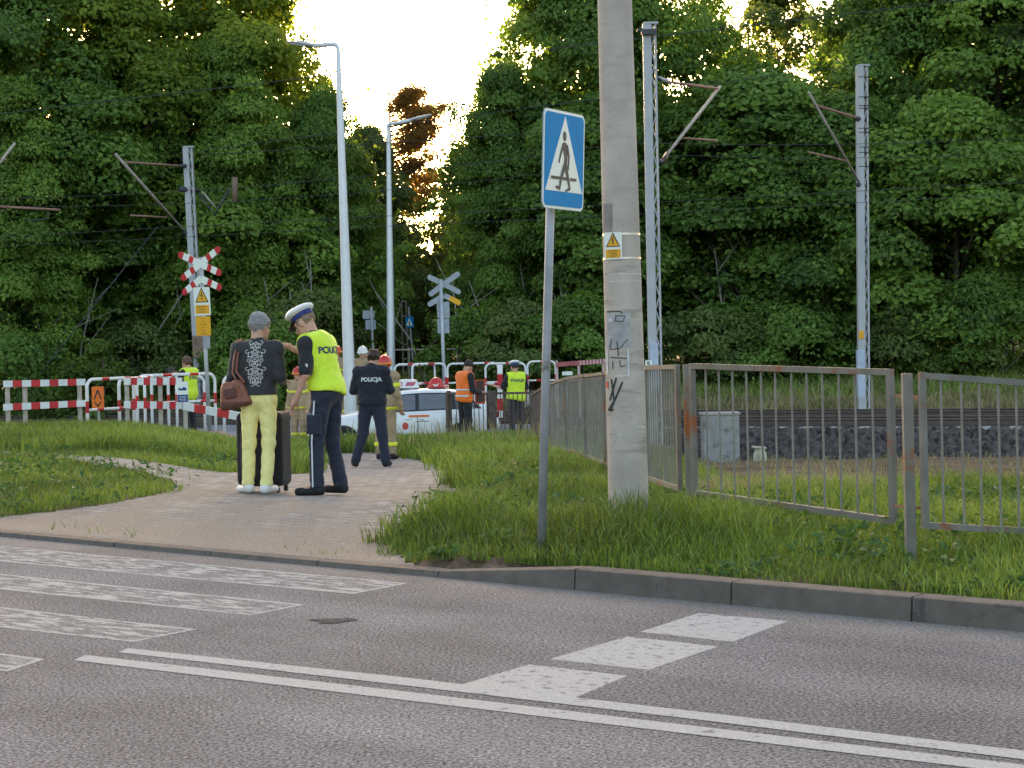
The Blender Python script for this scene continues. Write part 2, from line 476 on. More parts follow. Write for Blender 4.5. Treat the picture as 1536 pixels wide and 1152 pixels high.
# terrain sheet
gx = np.concatenate([np.arange(-400, -40, 20), np.arange(-40, -16, 1.5), np.arange(-16, 16, .22), np.arange(16, 40, 1.5), np.arange(40, 401, 20)])
gy = np.concatenate([np.arange(-60, 8, 4), np.arange(8, 62, .22), np.arange(62, 100, 2), np.arange(100, 701, 30)])
XX, YY = np.meshgrid(gx, gy)
ZZ = zt(XX, YY)
V = np.stack([XX.ravel(), YY.ravel(), ZZ.ravel()], 1)
nx_, ny_ = len(gx), len(gy)
ii = (np.arange(ny_ - 1)[:, None] * nx_ + np.arange(nx_ - 1)[None]).ravel()
Qd = np.stack([ii, ii + 1, ii + nx_ + 1, ii + nx_], 1)
m, nt, b = nodes_mat('soil_ground')
tc = nd(nt, 'ShaderNodeTexCoord')
n1 = nd(nt, 'ShaderNodeTexNoise', Scale=.8, Detail=8.0, Roughness=.65); n2 = nd(nt, 'ShaderNodeTexNoise', Scale=22.0, Detail=5.0)
nt.links.new(tc.outputs['Object'], n1.inputs['Vector']); nt.links.new(tc.outputs['Object'], n2.inputs['Vector'])
c1 = ramp(nt, n1.outputs[0], [(.35, (.085, .068, .042)), (.6, (.19, .128, .10))])
c2 = ramp(nt, n2.outputs[0], [(.3, (.55, .55, .55)), (.7, (1.35, 1.3, 1.25))])
nt.links.new(mixc(nt, 1.0, c1.outputs[0], c2.outputs[0], 'MULTIPLY').outputs[0], b.inputs['Base Color']); b.inputs['Roughness'].default_value = 1
b.inputs['Specular IOR Level'].default_value = .1
bp = nd(nt, 'ShaderNodeBump', Strength=.8, Distance=.04); nt.links.new(n2.outputs[0], bp.inputs['Height']); nt.links.new(bp.outputs[0], b.inputs['Normal'])
M_soil = m
ground = npmesh('ground', V, Qd, M_soil, smooth=True); ground['kind'] = 'structure'

# pavement path polygon (in ground coordinates)
pth_px = [(-700, 745), (0, 777), (80, 770), (170, 757), (225, 746), (262, 735), (250, 722), (200, 707), (125, 695), (40, 686), (-60, 682), (-60, 676), (30, 679), (130, 685), (270, 701), (340, 711), (430, 713), (470, 711),
          (474, 695), (462, 686), (455, 681), (570, 679), (598, 684), (645, 694), (686, 708), (702, 730), (692, 757), (652, 779), (606, 798), (596, 818), (612, 838), (640, 858)]
PTH = [G(x, y) for x, y in pth_px]
last = K0 + KD * QE
PTH = [Vector((p.x, p.y)) for p in PTH]
PTH[-1] = Vector((last.x, last.y)) + KN.xy * .02
fst = K0 + KD * (-14)
PTH[0] = Vector((fst.x, fst.y)) + KN.xy * 1.6
PTH = [Vector((fst.x, fst.y)) + KN.xy * .02] + PTH
PA = np.array([(p.x, p.y) for p in PTH])
def inpoly(X, Y, A=PA):
    X = np.asarray(X); Y = np.asarray(Y); r = np.zeros(X.shape, bool); n = len(A)
    j = n - 1
    for i in range(n):
        xi, yi, xj, yj = A[i, 0], A[i, 1], A[j, 0], A[j, 1]
        c = ((yi > Y) != (yj > Y)) & (X < (xj - xi) * (Y - yi) / (yj - yi + 1e-12) + xi)
        r ^= c; j = i
    return r
# path surface: fine grid cells whose centre lies inside
st = .06
px_ = np.arange(PA[:, 0].min(), PA[:, 0].max(), st); py_ = np.arange(PA[:, 1].min(), PA[:, 1].max(), st)
gX, gY = np.meshgrid(px_, py_)
jx = .02 * np.sin(gY * 9.1 + gX * 5.3); jy = .02 * np.sin(gX * 8.3 - gY * 4.1)
gX, gY = gX + jx, gY + jy
ins = inpoly(gX, gY)
H_, W_ = gX.shape
cell = ins[:-1, :-1] & ins[1:, :-1] & ins[:-1, 1:] & ins[1:, 1:]
ci, cj = np.nonzero(cell)
idx = ci * W_ + cj
Qp = np.stack([idx, idx + 1, idx + W_ + 1, idx + W_], 1)
used, inv = np.unique(Qp, return_inverse=True)
Vp = np.stack([gX.ravel()[used], gY.ravel()[used], zt(gX.ravel()[used], gY.ravel()[used]) + .018], 1)
Vp[:, 2] = np.maximum(Vp[:, 2], np.where(tk(Vp[:, 0], Vp[:, 1]) < .4, .016 + .03 * ss(.02, .2, tk(Vp[:, 0], Vp[:, 1])), -9))
m, nt, b = nodes_mat('block_paving')
tc = nd(nt, 'ShaderNodeTexCoord')
mp = nd(nt, 'ShaderNodeMapping'); mp.inputs['Rotation'].default_value = (0, 0, -KA + R(3)); nt.links.new(tc.outputs['Object'], mp.inputs['Vector'])
br = nd(nt, 'ShaderNodeTexBrick', Scale=5.0); br.inputs['Mortar Size'].default_value = .03; br.inputs['Brick Width'].default_value = 1.0; br.inputs['Row Height'].default_value = .5; br.inputs['Mortar Smooth'].default_value = .4
br.inputs['Color1'].default_value = (.20, .185, .175, 1); br.inputs['Color2'].default_value = (.32, .295, .275, 1); br.inputs['Mortar'].default_value = (.085, .07, .06, 1)
nt.links.new(mp.outputs[0], br.inputs['Vector'])
n1 = nd(nt, 'ShaderNodeTexNoise', Scale=1.1, Detail=7.0, Roughness=.65); n2 = nd(nt, 'ShaderNodeTexNoise', Scale=45.0, Detail=3.0)
nt.links.new(tc.outputs['Object'], n1.inputs['Vector']); nt.links.new(tc.outputs['Object'], n2.inputs['Vector'])
# sand spread from the roadside over the blocks: distance behind the kerb
dp = nd(nt, 'ShaderNodeVectorMath', operation='DOT_PRODUCT'); dp.inputs[1].default_value = (KN.x, KN.y, 0); nt.links.new(tc.outputs['Object'], dp.inputs[0])
sb = nd(nt, 'ShaderNodeMath', operation='SUBTRACT'); sb.inputs[1].default_value = KC; nt.links.new(dp.outputs['Value'], sb.inputs[0])
mr = nd(nt, 'ShaderNodeMapRange'); mr.inputs[1].default_value = .2; mr.inputs[2].default_value = 3.4; mr.inputs[3].default_value = .36; mr.inputs[4].default_value = 0.0; nt.links.new(sb.outputs[0], mr.inputs[0])
ad = nd(nt, 'ShaderNodeMath', operation='ADD'); nt.links.new(mr.outputs[0], ad.inputs[0]); nt.links.new(n1.outputs[0], ad.inputs[1])
msk = ramp(nt, ad.outputs[0], [(.58, (0, 0, 0)), (.80, (.93, .93, .93))])
snd = ramp(nt, n2.outputs[0], [(.3, (.20, .16, .13)), (.7, (.32, .265, .22))])
v2 = ramp(nt, n2.outputs[0], [(.3, (.8, .8, .8)), (.7, (1.2, 1.2, 1.2))])
bl = mixc(nt, 1.0, br.outputs[0], v2.outputs[0], 'MULTIPLY')
nt.links.new(mixc(nt, msk.outputs[0], bl.outputs[0], snd.outputs[0]).outputs[0], b.inputs['Base Color']); b.inputs['Roughness'].default_value = .93
b.inputs['Specular IOR Level'].default_value = .2
bp = nd(nt, 'ShaderNodeBump', Strength=.6, Distance=.02); hm = mixc(nt, msk.outputs[0], br.outputs['Fac'], n2.outputs[0])
iv = nd(nt, 'ShaderNodeInvert'); nt.links.new(hm.outputs[0], iv.inputs['Color'])
nt.links.new(iv.outputs[0], bp.inputs['Height']); nt.links.new(bp.outputs[0], b.inputs['Normal'])
path = npmesh('pavement', Vp, inv.reshape(-1, 4), m, smooth=True); path['kind'] = 'structure'

# crossing road of pale asphalt going over the tracks
def crz(x, y):
    w = wt(x, y); k = ss(-5, -1.6, w) * (1 - ss(7, 10, w)); g_ = zt(x, y)
    return np.maximum((g_ + .03) * (1 - k) + -.505 * k, np.where(w > -2.5, -.505, g_ + .02))
CRP = np.array([(-9.4, 36.8), (-5.4, 36.8), (-5.1, 41.4), (.6, 41.4), (.8, 44.0), (-1.0, 45.6), (-.6, 58), (-6.2, 60), (-6.2, 47.6), (-9.6, 48)])
gX, gY = np.meshgrid(np.arange(-10, 1.2, .2), np.arange(36.5, 60.4, .2)); ins = inpoly(gX, gY, CRP); W_ = gX.shape[1]
cell = ins[:-1, :-1] & ins[1:, :-1] & ins[:-1, 1:] & ins[1:, 1:]; ci, cj = np.nonzero(cell); idx = ci * W_ + cj
Qc = np.stack([idx, idx + 1, idx + W_ + 1, idx + W_], 1); used, inv = np.unique(Qc, return_inverse=True)
npmesh('crossing_road', np.stack([gX.ravel()[used], gY.ravel()[used], crz(gX.ravel()[used], gY.ravel()[used])], 1), inv.reshape(-1, 4), M_asph2, smooth=True)['kind'] = 'structure'

# ballast bed
def trk(s, w, z):          # s along the track from the point X=0 on the near rail
    return Vector((0, 47.0, 0)) + TD * s + TN * w + Vector((0, 0, z))
rng = np.random.default_rng(3)
sa = np.arange(-26, 26, .085); prof_w = np.array(list(np.arange(-2.75, -1.2, .075)) + list(np.arange(-1.2, 8.0, .2)) + [8.3])
Sg, Wg = np.meshgrid(sa, prof_w)
zb = np.interp(Wg, [-2.75, -2.35, -1.25, 6.7, 7.8, 8.3], [-1.45, -1.25, -.72, -.72, -1.1, -1.3])
rough = (rng.random(Sg.shape) - .5)
zb = zb + rough * .20 * np.where(Wg < -1.0, 1, .5)
wj = (rng.random(Sg.shape) - .5) * .08
base = np.array([0, 47.0]); Xb = TD.x * (Sg + (rng.random(Sg.shape) - .5) * .05) + TN.x * (Wg + wj); Yb = 47.0 + TD.y * Sg + TN.y * (Wg + wj)
Vb = np.stack([Xb.ravel(), Yb.ravel(), zb.ravel()], 1); nxb = len(sa); nyb = len(prof_w)
ii = (np.arange(nyb - 1)[:, None] * nxb + np.arange(nxb - 1)[None]).ravel()
M_ball = mat('ballast_stone', (.070, .058, .052), .9, var=.8, vs=7, bump=.6, bs=22)
bal = npmesh('ballast', Vb, np.stack([ii, ii + 1, ii + nxb + 1, ii + nxb], 1), M_ball); bal['kind'] = 'structure'

# two railway tracks: rails and sleepers
M_rail = mat('rail_steel', (.10, .075, .065), .6, .5, var=.2)
M_rtop = mat('rail_top', (.35, .33, .32), .35, .8, var=.1)
M_slp = mat('sleeper_concrete', (.36, .35, .34), .9, var=.2, vs=4, dirt=(.16, .15, .14), dirt_s=5, dirt_t=.55)
for w0, lab in ((0.0, 'nearer railway track on the dark ballast, with sleeper ends showing'), (4.0, 'farther railway track behind the first one, by the dry grass strip')):
    t = thing('railway_track', lab, 'railway track', trk(0, w0 + .72, -.7), 0, 'railway tracks')
    for dw in (0, 1.435):
        b = MB()
        pr = [(-.065, -.17), (.065, -.17), (.065, -.158), (.012, -.14), (.012, -.045), (.036, -.03), (.036, 0), (-.036, 0), (-.036, -.03), (-.012, -.045), (-.012, -.14), (-.065, -.158)]
        vs = [trk(s_, w0 + dw + a, -.52 + z_) for s_ in (-26, 26) for a, z_ in pr]; n = len(pr)
        b.add(vs, [(i, (i + 1) % n, (i + 1) % n + n, i + n) for i in range(n)] + [tuple(range(n))[::-1], tuple(range(n, 2 * n))], [1 if i == 6 else 0 for i in range(n)] + [0, 0])
        b.build('rail', [M_rail, M_rtop], t)
    first = None
    for k in range(46):
        s_ = -15.5 + k * .68
        if first is None:
            b = MB(); c = trk(s_, w0 + .72, -.765)
            b.beam(c - TN * 1.3, c + TN * 1.3, .26, .15)
            first = b.build('sleeper', M_slp, t); first_s = s_
        else:
            c_ = first.copy(); link(c_, t); c_.location = TD * (s_ - first_s)

# ================================================================ VEGETATION
def grass(name, pts, hmin, hmax, width, m, seed=1, bend=.5, seedheads=0.0, tint=None):
    """pts (n,2) blade roots -> one mesh of curved tapering blades"""
    r = np.random.default_rng(seed); n = len(pts)
    h = hmin + (hmax - hmin) * r.random(n) ** 1.3
    if tint is not None: h = h * tint
    az = r.random(n) * 2 * np.pi; d = np.stack([np.cos(az), np.sin(az)], 1)
    wa = az + np.pi / 2 + r.normal(0, .5, n); wv = np.stack([np.cos(wa), np.sin(wa)], 1) * (width * (.6 + .8 * r.random(n)))[:, None]
    ln = bend * (.3 + r.random(n)) * h
    z0 = zt(pts[:, 0], pts[:, 1]) - .02
    V = np.zeros((n, 7, 3)); fr = [0, .4, .75, 1.0]; wd = [1, .9, .6]
    for k in range(3):
        c = pts + d * (ln * fr[k] ** 2)[:, None]; z = z0 + h * fr[k] * (1 - .12 * fr[k])
        V[:, 2 * k, :2] = c - wv * wd[k] / 2; V[:, 2 * k + 1, :2] = c + wv * wd[k] / 2; V[:, 2 * k, 2] = z; V[:, 2 * k + 1, 2] = z
    V[:, 6, :2] = pts + d * ln[:, None]; V[:, 6, 2] = z0 + h * (.88 - .25 * r.random(n) * bend)
    b = np.arange(n)[:, None] * 7
    Q = np.concatenate([b + np.array([0, 1, 3, 2]), b + np.array([2, 3, 5, 4])]); T = b + np.array([4, 5, 6])
    rv = np.clip(.5 + .22 * r.normal(size=n) + .3 * np.sin(pts[:, 0] * 1.3 + 2 * np.sin(pts[:, 1] * .9)) * np.sin(pts[:, 1] * 1.1), 0, 1)
    o = npmesh(name, V.reshape(-1, 3), Q, m, T=T, rnd=np.repeat(rv, 7))
    o['kind'] = 'stuff'; o['category'] = 'grass'
    return o
def scatter(n, x0, x1, y0, y1, seed, cond, clump=0.0):
    r = np.random.default_rng(seed)
    p = np.stack([x0 + (x1 - x0) * r.random(n), y0 + (y1 - y0) * r.random(n)], 1)
    if clump: 
        k = r.random((n // 9, 2)) * [x1 - x0, y1 - y0] + [x0, y0]
        p = k[r.integers(0, len(k), n)] + r.normal(0, clump, (n, 2))
    return p[cond(p[:, 0], p[:, 1])]
def infr(X, Y, mg=.05): return np.abs(X / np.maximum(Y, 1)) < .275 + mg
def nwarp(X, Y): return np.random.default_rng(len(X)).normal(0, .07, len(X)) + .13 * np.sin(X * 5.1 + Y * 2.3) + .09 * np.sin(Y * 9.7 - X * 6.1) + .05 * np.sin(X * 23 + Y * 17)
def verge(X, Y):
    a = nwarp(X, Y)
    p = inpoly(X + a, Y + a)
    t = tk(X, Y); q = qk(X, Y)
    ok = (~p) & (t > .15 + .05 * np.abs(np.sin(q * 7)) + .06 * np.abs(np.sin(q * 17.3))) & infr(X, Y)
    left = (X / Y < -.16) & (Y < 19)
    return ok
M_grass = leafmat('grass_blades', [(.072, .092, .020), (.112, .172, .030), (.172, .262, .044), (.29, .35, .085)], .3, .6)
M_dgrass = leafmat('dry_grass_blades', [(.15, .15, .06), (.24, .22, .11), (.36, .31, .18)], .25, .8)
M_weed = leafmat('weed_leaves', [(.035, .075, .022), (.06, .13, .03), (.09, .16, .04)], .3, .55)
def r_cl(X, Y): return np.hypot(X - 0.83, Y - 13.2) > .17
def rightfield(X, Y): return verge(X, Y) & (X / Y > -.13) & (wt(X, Y) < -3.1 - 18.5 * ss(.07, .12, X / Y) + .4 * np.sin(X * 1.7)) & ~inpoly(X, Y, CRP) & (r_cl(X, Y))
def leftfield(X, Y): return verge(X, Y) & (X / Y <= -.13) & (wt(X, Y) < -3) & ~inpoly(X, Y, CRP) & (Y < 36.8)
g1 = scatter(330000, -3, 6.5, 9.3, 20, 11, rightfield, .07)
r_ = np.random.default_rng(5)
hs = np.clip(.30 + .85 * ss(.1, 1.9, tk(g1[:, 0], g1[:, 1])), 0, 1) * (.75 + .35 * np.sin(g1[:, 0] * 2.1) * np.sin(g1[:, 1] * 1.7))
hs = hs * (1 + .55 * np.exp(-((g1[:, 0] - .6) ** 2 / .9 + (g1[:, 1] - 12.6) ** 2 / .8)) - .4 * np.exp(-((g1[:, 0] - 2.4) ** 2 / .10 + (g1[:, 1] - 11.0) ** 2 / .3)))
grass('verge_grass', g1, .12, .44, .0075, M_grass, 21, .55, tint=hs)
g2 = scatter(150000, -5.5, 10, 20, 43.5, 12, rightfield, .12)
grass('meadow_grass', g2, .16, .46, .016, M_grass, 22, .5)
g2d = scatter(42000, 0, 8, 13.5, 24, 15, lambda X, Y: rightfield(X, Y) & (X / Y > .09) & (Y > 16 + 2 * np.sin(X * 2)), .16)
g2e = scatter(4500, 1.5, 12, 20, 41, 35, lambda X, Y: (X / Y > .07) & infr(X, Y) & (wt(X, Y) < -3.2), .25)
grass('bare_strip_tufts', g2e, .06, .26, .015, M_dgrass, 36, .6)
grass('meadow_hay', g2d, .15, .42, .014, M_dgrass, 25, .6)
g3 = scatter(170000, -12, -2, 14, 26, 13, lambda X, Y: leftfield(X, Y), .07)
grass('lawn_grass', g3, .05, .17, .008, M_grass, 23, .6)
g4 = scatter(110000, -12, -3, 25, 37, 14, lambda X, Y: leftfield(X, Y), .12)
grass('bank_grass', g4, .12, .36, .014, M_grass, 24, .5)
gw = scatter(46000, -4.6, 2.2, 31, 41.6, 18, lambda X, Y: verge(X, Y) & ~inpoly(X, Y, CRP) & (X / Y > -.115), .14)
grass('tall_weeds', gw, .22, .48, .022, M_grass, 28, .35, tint=.55 + .45 * ss(33, 38, gw[:, 1]))
gw2 = scatter(900, -4.6, 2.2, 34, 41.4, 19, lambda X, Y: verge(X, Y) & ~inpoly(X, Y, CRP) & (X / Y > -.11), .2)
grass('seed_stalks', gw2, .4, .85, .02, M_dgrass, 29, .25)
g5 = scatter(120000, -24, 24, 50, 70, 16, lambda X, Y: infr(X, Y) & (wt(X, Y) > 8.2) & ~inpoly(X, Y, CRP), .22)
grass('far_dry_grass', g5, .15, .42, .03, M_dgrass, 26, .6)
g6 = scatter(60000, -24, 24, 54, 74, 17, lambda X, Y: infr(X, Y) & (wt(X, Y) > 11.0) & ~inpoly(X, Y, CRP), .3)
grass('far_green_grass', g6, .2, .6, .04, M_grass, 27, .6)
for nme, lb in (('bare_strip_tufts', 'sparse dry tufts on the bare brown strip below the ballast'), ('tall_weeds', 'tall weeds in front of the white car'), ('seed_stalks', 'brown seed stalks in front of the white car'), ('verge_grass', 'long green grass on the verge behind the kerb'), ('meadow_grass', 'green grass sloping down behind the railing'), ('meadow_hay', 'pale dry grass stalks behind the railing'),
                ('lawn_grass', 'short green grass left of the paved path'), ('bank_grass', 'grass bank below the red and white boards'), ('far_dry_grass', 'dry yellowish grass beyond the tracks'), ('far_green_grass', 'tall green grass at the edge of the wood')):
    bpy.data.objects[nme]['label'] = lb

def leaves(cen, nrm, size, seed, aspect=.75):
    """kite shaped leaves: centres (n,3), normals (n,3), size (n)"""
    r = np.random.default_rng(seed); n = len(cen)
    nrm = nrm / np.linalg.norm(nrm, axis=1, keepdims=True)
    a = r.normal(size=(n, 3)); a -= nrm * (a * nrm).sum(1, keepdims=True); a /= np.linalg.norm(a, axis=1, keepdims=True)
    b = np.cross(nrm, a); s = size[:, None]
    V = np.stack([cen - a * s * .5, cen + b * s * aspect * .5 + nrm * s * .08 - a * s * .05, cen + a * s * .55 - nrm * s * .12, cen - b * s * aspect * .5 + nrm * s * .08 - a * s * .05], 1)
    Q = np.arange(n * 4).reshape(n, 4)
    return V.reshape(-1, 3), Q
# low broad-leaved weeds and clover in the verge
rw = np.random.default_rng(44); wc = scatter(420, -2, 6.5, 9.6, 19, 45, rightfield); wc2 = scatter(160, -9, -2, 14, 24, 46, leftfield); wc = np.concatenate([wc, wc2])
k = np.repeat(np.arange(len(wc)), 26); n = len(k); pw = wc[k] + rw.normal(0, .09, (n, 2)); pw = pw[tk(pw[:, 0], pw[:, 1]) > .2]; n = len(pw)
zw = zt(pw[:, 0], pw[:, 1]) + .03 + .20 * rw.random(n) * ss(.1, 1.6, tk(pw[:, 0], pw[:, 1]))
V, Q = leaves(np.stack([pw[:, 0], pw[:, 1], zw], 1), rw.normal(0, .55, (n, 3)) + [0, -.2, .8], .035 + .05 * rw.random(n), 47, .6)
tag(npmesh('broad_leaf_weeds', V, Q, M_weed, rnd=np.repeat(rw.random(n), 4)), 'low broad leaved weeds among the verge grass', 'weeds', kind='stuff')
def crown_data(seed, H, Rr, zb, ncl, rc, per, lsize, shape=1.0, sparse=0.0, zsq=.75):
    """clumps of leaves through a crown: H total height, Rr radius, zb crown base"""
    r = np.random.default_rng(seed)
    cs = []
    ph = r.random(6) * 6.28
    for _ in range(ncl):
        u = r.random() ** .9; z = zb + (H - zb - rc * .6) * u
        e = (math.sin(math.pi * min(1, (u * .86 + .14))) ** .55) * (1 - .25 * u * shape)
        az = r.random() * 6.283
        e *= 1 + .26 * math.sin(3 * az + ph[0] + 5 * u) + .22 * math.sin(5 * az + ph[1] - 9 * u) + .12 * math.sin(8 * az + ph[2] + 15 * u)
        rad = Rr * e * (.35 + .65 * r.random() ** .45)
        cs.append((rad * math.cos(az), rad * math.sin(az), z, rc * (.5 + 1.0 * r.random() ** 1.5)))
    cs = np.array(cs)
    k = np.repeat(np.arange(len(cs)), (per * (cs[:, 3] / cs[:, 3].mean()) ** 2).astype(int))
    n = len(k)
    d = r.normal(size=(n, 3)); d[:, 2] = np.abs(d[:, 2]) * .9 - .25; d /= np.linalg.norm(d, axis=1, keepdims=True)
    rr = cs[k, 3] * (.62 + .42 * r.random(n) ** .6)
    cen = cs[k, :3] + d * rr[:, None] * np.array([1, 1, zsq])
    out = cs[k, :3] * [1, 1, 0]; out /= np.linalg.norm(out, axis=1, keepdims=True) + 1e-6
    nr = d * .9 + out * .35 + [0, 0, .55] + r.normal(0, .45, (n, 3))
    tone = np.clip(.5 + .16 * r.normal(size=len(cs))[k] + .16 * r.normal(size=n), 0, 1)
    # loose leaves between the clumps soften the crown
    m2 = int(n * .10); j = r.integers(0, len(cs), m2); c2 = cs[j, :3] * [1, 1, 1] + r.normal(size=(m2, 3)) * cs[j, 3:4] * [.75, .75, .65]; c2[:, 2] = np.clip(c2[:, 2], .2, H)
    cen = np.concatenate([cen, c2]); nr = np.concatenate([nr, r.normal(0, .7, (m2, 3)) + [0, 0, .5]]); tone = np.concatenate([tone, np.clip(.55 + .2 * r.normal(size=m2), 0, 1)]); n += m2
    V, Q = leaves(cen, nr, lsize * (.6 + .7 * r.random(n)), seed + 1)
    return V, Q, np.repeat(tone, 4), cs
def trunk_data(seed, H, r0, cs, nlimb=14, lean=.0):
    r = np.random.default_rng(seed); b = MB()
    top = H * .82; pts = []; rs = []
    for i in range(9):
        f = i / 8; pts.append((lean * f * H * .1 + .12 * math.sin(f * 5 + seed) * f, .12 * math.sin(f * 4 + seed * 2) * f, f * top - .3)); rs.append(r0 * (1 - .82 * f) * (1.25 if i == 0 else 1))
    b.tube(pts, r0, 0, 10, rs=rs)
    pick = r.permutation(len(cs))[:nlimb]
    for i in pick:
        c = cs[i]; zb = max(1.2, c[2] - (.25 + .25 * r.random()) * math.hypot(c[0], c[1]) - .9); f = min(.98, (zb + .3) / top)
        k = min(7, int(f * 8)); a = Vector(pts[k]).lerp(Vector(pts[k + 1]), f * 8 - k)
        e = Vector(c[:3]); mid = a.lerp(e, .5) + Vector((r.normal() * .2, r.normal() * .2, .25))
        rr = r0 * (1 - .82 * f) * .55
        b.tube([a, mid, e], rr, 0, 6, rs=[rr, rr * .6, rr * .2])
    return b
M_bark = mat('tree_bark', (.13, .11, .085), .95, var=.35, vs=5, bump=.6, bs=14)
M_leafA = leafmat('maple_leaves', [(.042, .085, .018), (.085, .155, .028), (.135, .235, .040), (.21, .31, .06)], .42)
M_leafB = leafmat('pale_maple_leaves', [(.065, .115, .022), (.120, .205, .034), (.18, .285, .045), (.26, .37, .07)], .42)
M_leafC = leafmat('dull_oak_leaves', [(.042, .070, .020), (.085, .125, .032), (.13, .18, .045), (.18, .235, .06)], .35)
M_needle = leafmat('sun_tinted_needles', [(.12, .075, .03), (.18, .11, .04), (.25, .155, .06)], .5)  # orange of the low sun is painted into the needle colour
VAR = {}
def variant(key, leaf, *a, **k):
    V, Q, t, cs = crown_data(*a, **k)
    cm = npmesh('_crown', V, Q, leaf, rnd=t); cm.name = 'crown'
    tb = trunk_data(a[0] + 50, a[1], a[1] * .016, cs, 18)
    tm = bpy.data.meshes.new('trunk'); tm.from_pydata([tuple(v) for v in tb.v], [], tb.f); tm.materials.append(M_bark)
    tm.polygons.foreach_set('use_smooth', [True] * len(tb.f)); tm.update()
    VAR[key] = (cm, tm, a[1])
#        key  leaf     seed H    R   zb   ncl  rc  per  leaf
variant('A', M_leafA, 101, 17, 5.0, 1.6, 230, 1.1, 420, .185)
variant('B', M_leafB, 102, 17, 4.6, 1.2, 220, 1.05, 420, .185)
variant('C', M_leafC, 103, 16, 4.4, 1.4, 170, 1.0, 400, .18)
variant('D', M_leafB, 104, 8, 3.6, .8, 110, .95, 450, .18)
variant('E', M_leafA, 105, 10, 3.0, .6, 130, .9, 440, .175)
M_leafY = leafmat('sun_tinted_leaves', [(.07, .12, .014), (.12, .18, .02), (.19, .26, .03), (.28, .34, .05)], .5)  # yellow glow of the sunlit crown is put into the leaf colour
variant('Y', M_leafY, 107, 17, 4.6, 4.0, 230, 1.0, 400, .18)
variant('S', M_leafC, 106, 17, 3.4, 5.0, 90, .8, 260, .18)      # sparse, lets the sky through
def tree(px, D, key, height, label, rz=0.0, wid=1.0, name='maple_tree', cat='tree'):
    cm, tm, H = VAR[key]
    X = P(px, CY, D).x; s = height / H
    t = thing(name, label, cat, (X, D, gz(X, D) - .05), rz, 'trees at the edge of the wood')
    t.scale = (s * wid, s * wid, s)
    link(bpy.data.objects.new('trunk', tm), t); link(bpy.data.objects.new('crown', cm), t)
    return t
T = [(-70, 66, 'A', 17.5, 'tree at the far left edge, crown cut by the frame', .3, 1.0),
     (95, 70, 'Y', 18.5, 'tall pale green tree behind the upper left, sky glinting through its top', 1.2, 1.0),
     (205, 72, 'A', 12.8, 'dark tree behind the left mast, below the yellowish crown', 2.2, 1.0),
     (322, 73, 'Y', 19.5, 'tall tree top tinted with yellow sun glow, left of the sky gap', 3.3, .95),
     (350, 69, 'B', 13.2, 'green tree below the tall yellowish tree top', 0.4, .85),
     (150, 69.5, 'E', 10.5, 'medium dark tree left of the left mast', 4.0, 1.25),
     (12, 64, 'B', 11.5, 'lighter green tree low at the left edge', .9, .9),
     (392, 70, 'D', 8.8, 'low round pale green tree right of the left mast', 5.0, 1.0),
     (492, 70, 'A', 11.2, 'tree behind the nearer tall street lamp', 1.9, .75),
     (560, 80, 'C', 10.6, 'tree between the two street lamps with an orange lit edge', 4.4, .8),
     (765, 68, 'A', 11.6, 'dark tree right of the bright gap, left of the crossing sign', .5, .75),
     (885, 70, 'A', 17.2, 'tall tree rising behind the blue crossing sign', 2.7, .85),
     (905, 66, 'E', 10.0, 'medium dark tree behind the concrete pole', 2.0, 1.1),
     (985, 70, 'B', 18.5, 'tall tree behind the middle mast', 5.6, .72),
     (1130, 66, 'E', 11.0, 'tree filling the space between the two right masts', 3.1, 1.25),
     (1180, 76, 'S', 16.0, 'thin see-through tree with sky behind, between the right masts', .2, 1.0),
     (1375, 70, 'A', 17.5, 'broad dark tree behind the right mast', 4.7, .92),
     (1270, 64, 'E', 9.5, 'medium tree just left of the right mast', 5.9, 1.1),
     (1500, 68, 'B', 18.5, 'tall lighter tree near the right edge', 2.5, 1.0),
     (1440, 63, 'D', 9.0, 'lower tree right of the right mast', 1.0, 1.1),
     (1640, 66, 'C', 17.0, 'tree at the far right edge, crown cut by the frame', 3.6, 1.0),
     (655, 92, 'S', 9.6, 'distant thin tree low in the sunset gap', 2.9, .9)]
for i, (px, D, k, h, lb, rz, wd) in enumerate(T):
    tree(px, D, k, h, lb, rz, wd, name={'Y': 'sun_tinted_tree', 'A': 'maple_tree', 'B': 'maple_tree', 'C': 'oak_tree', 'D': 'maple_tree', 'E': 'lime_tree', 'S': 'slender_tree'}[k])

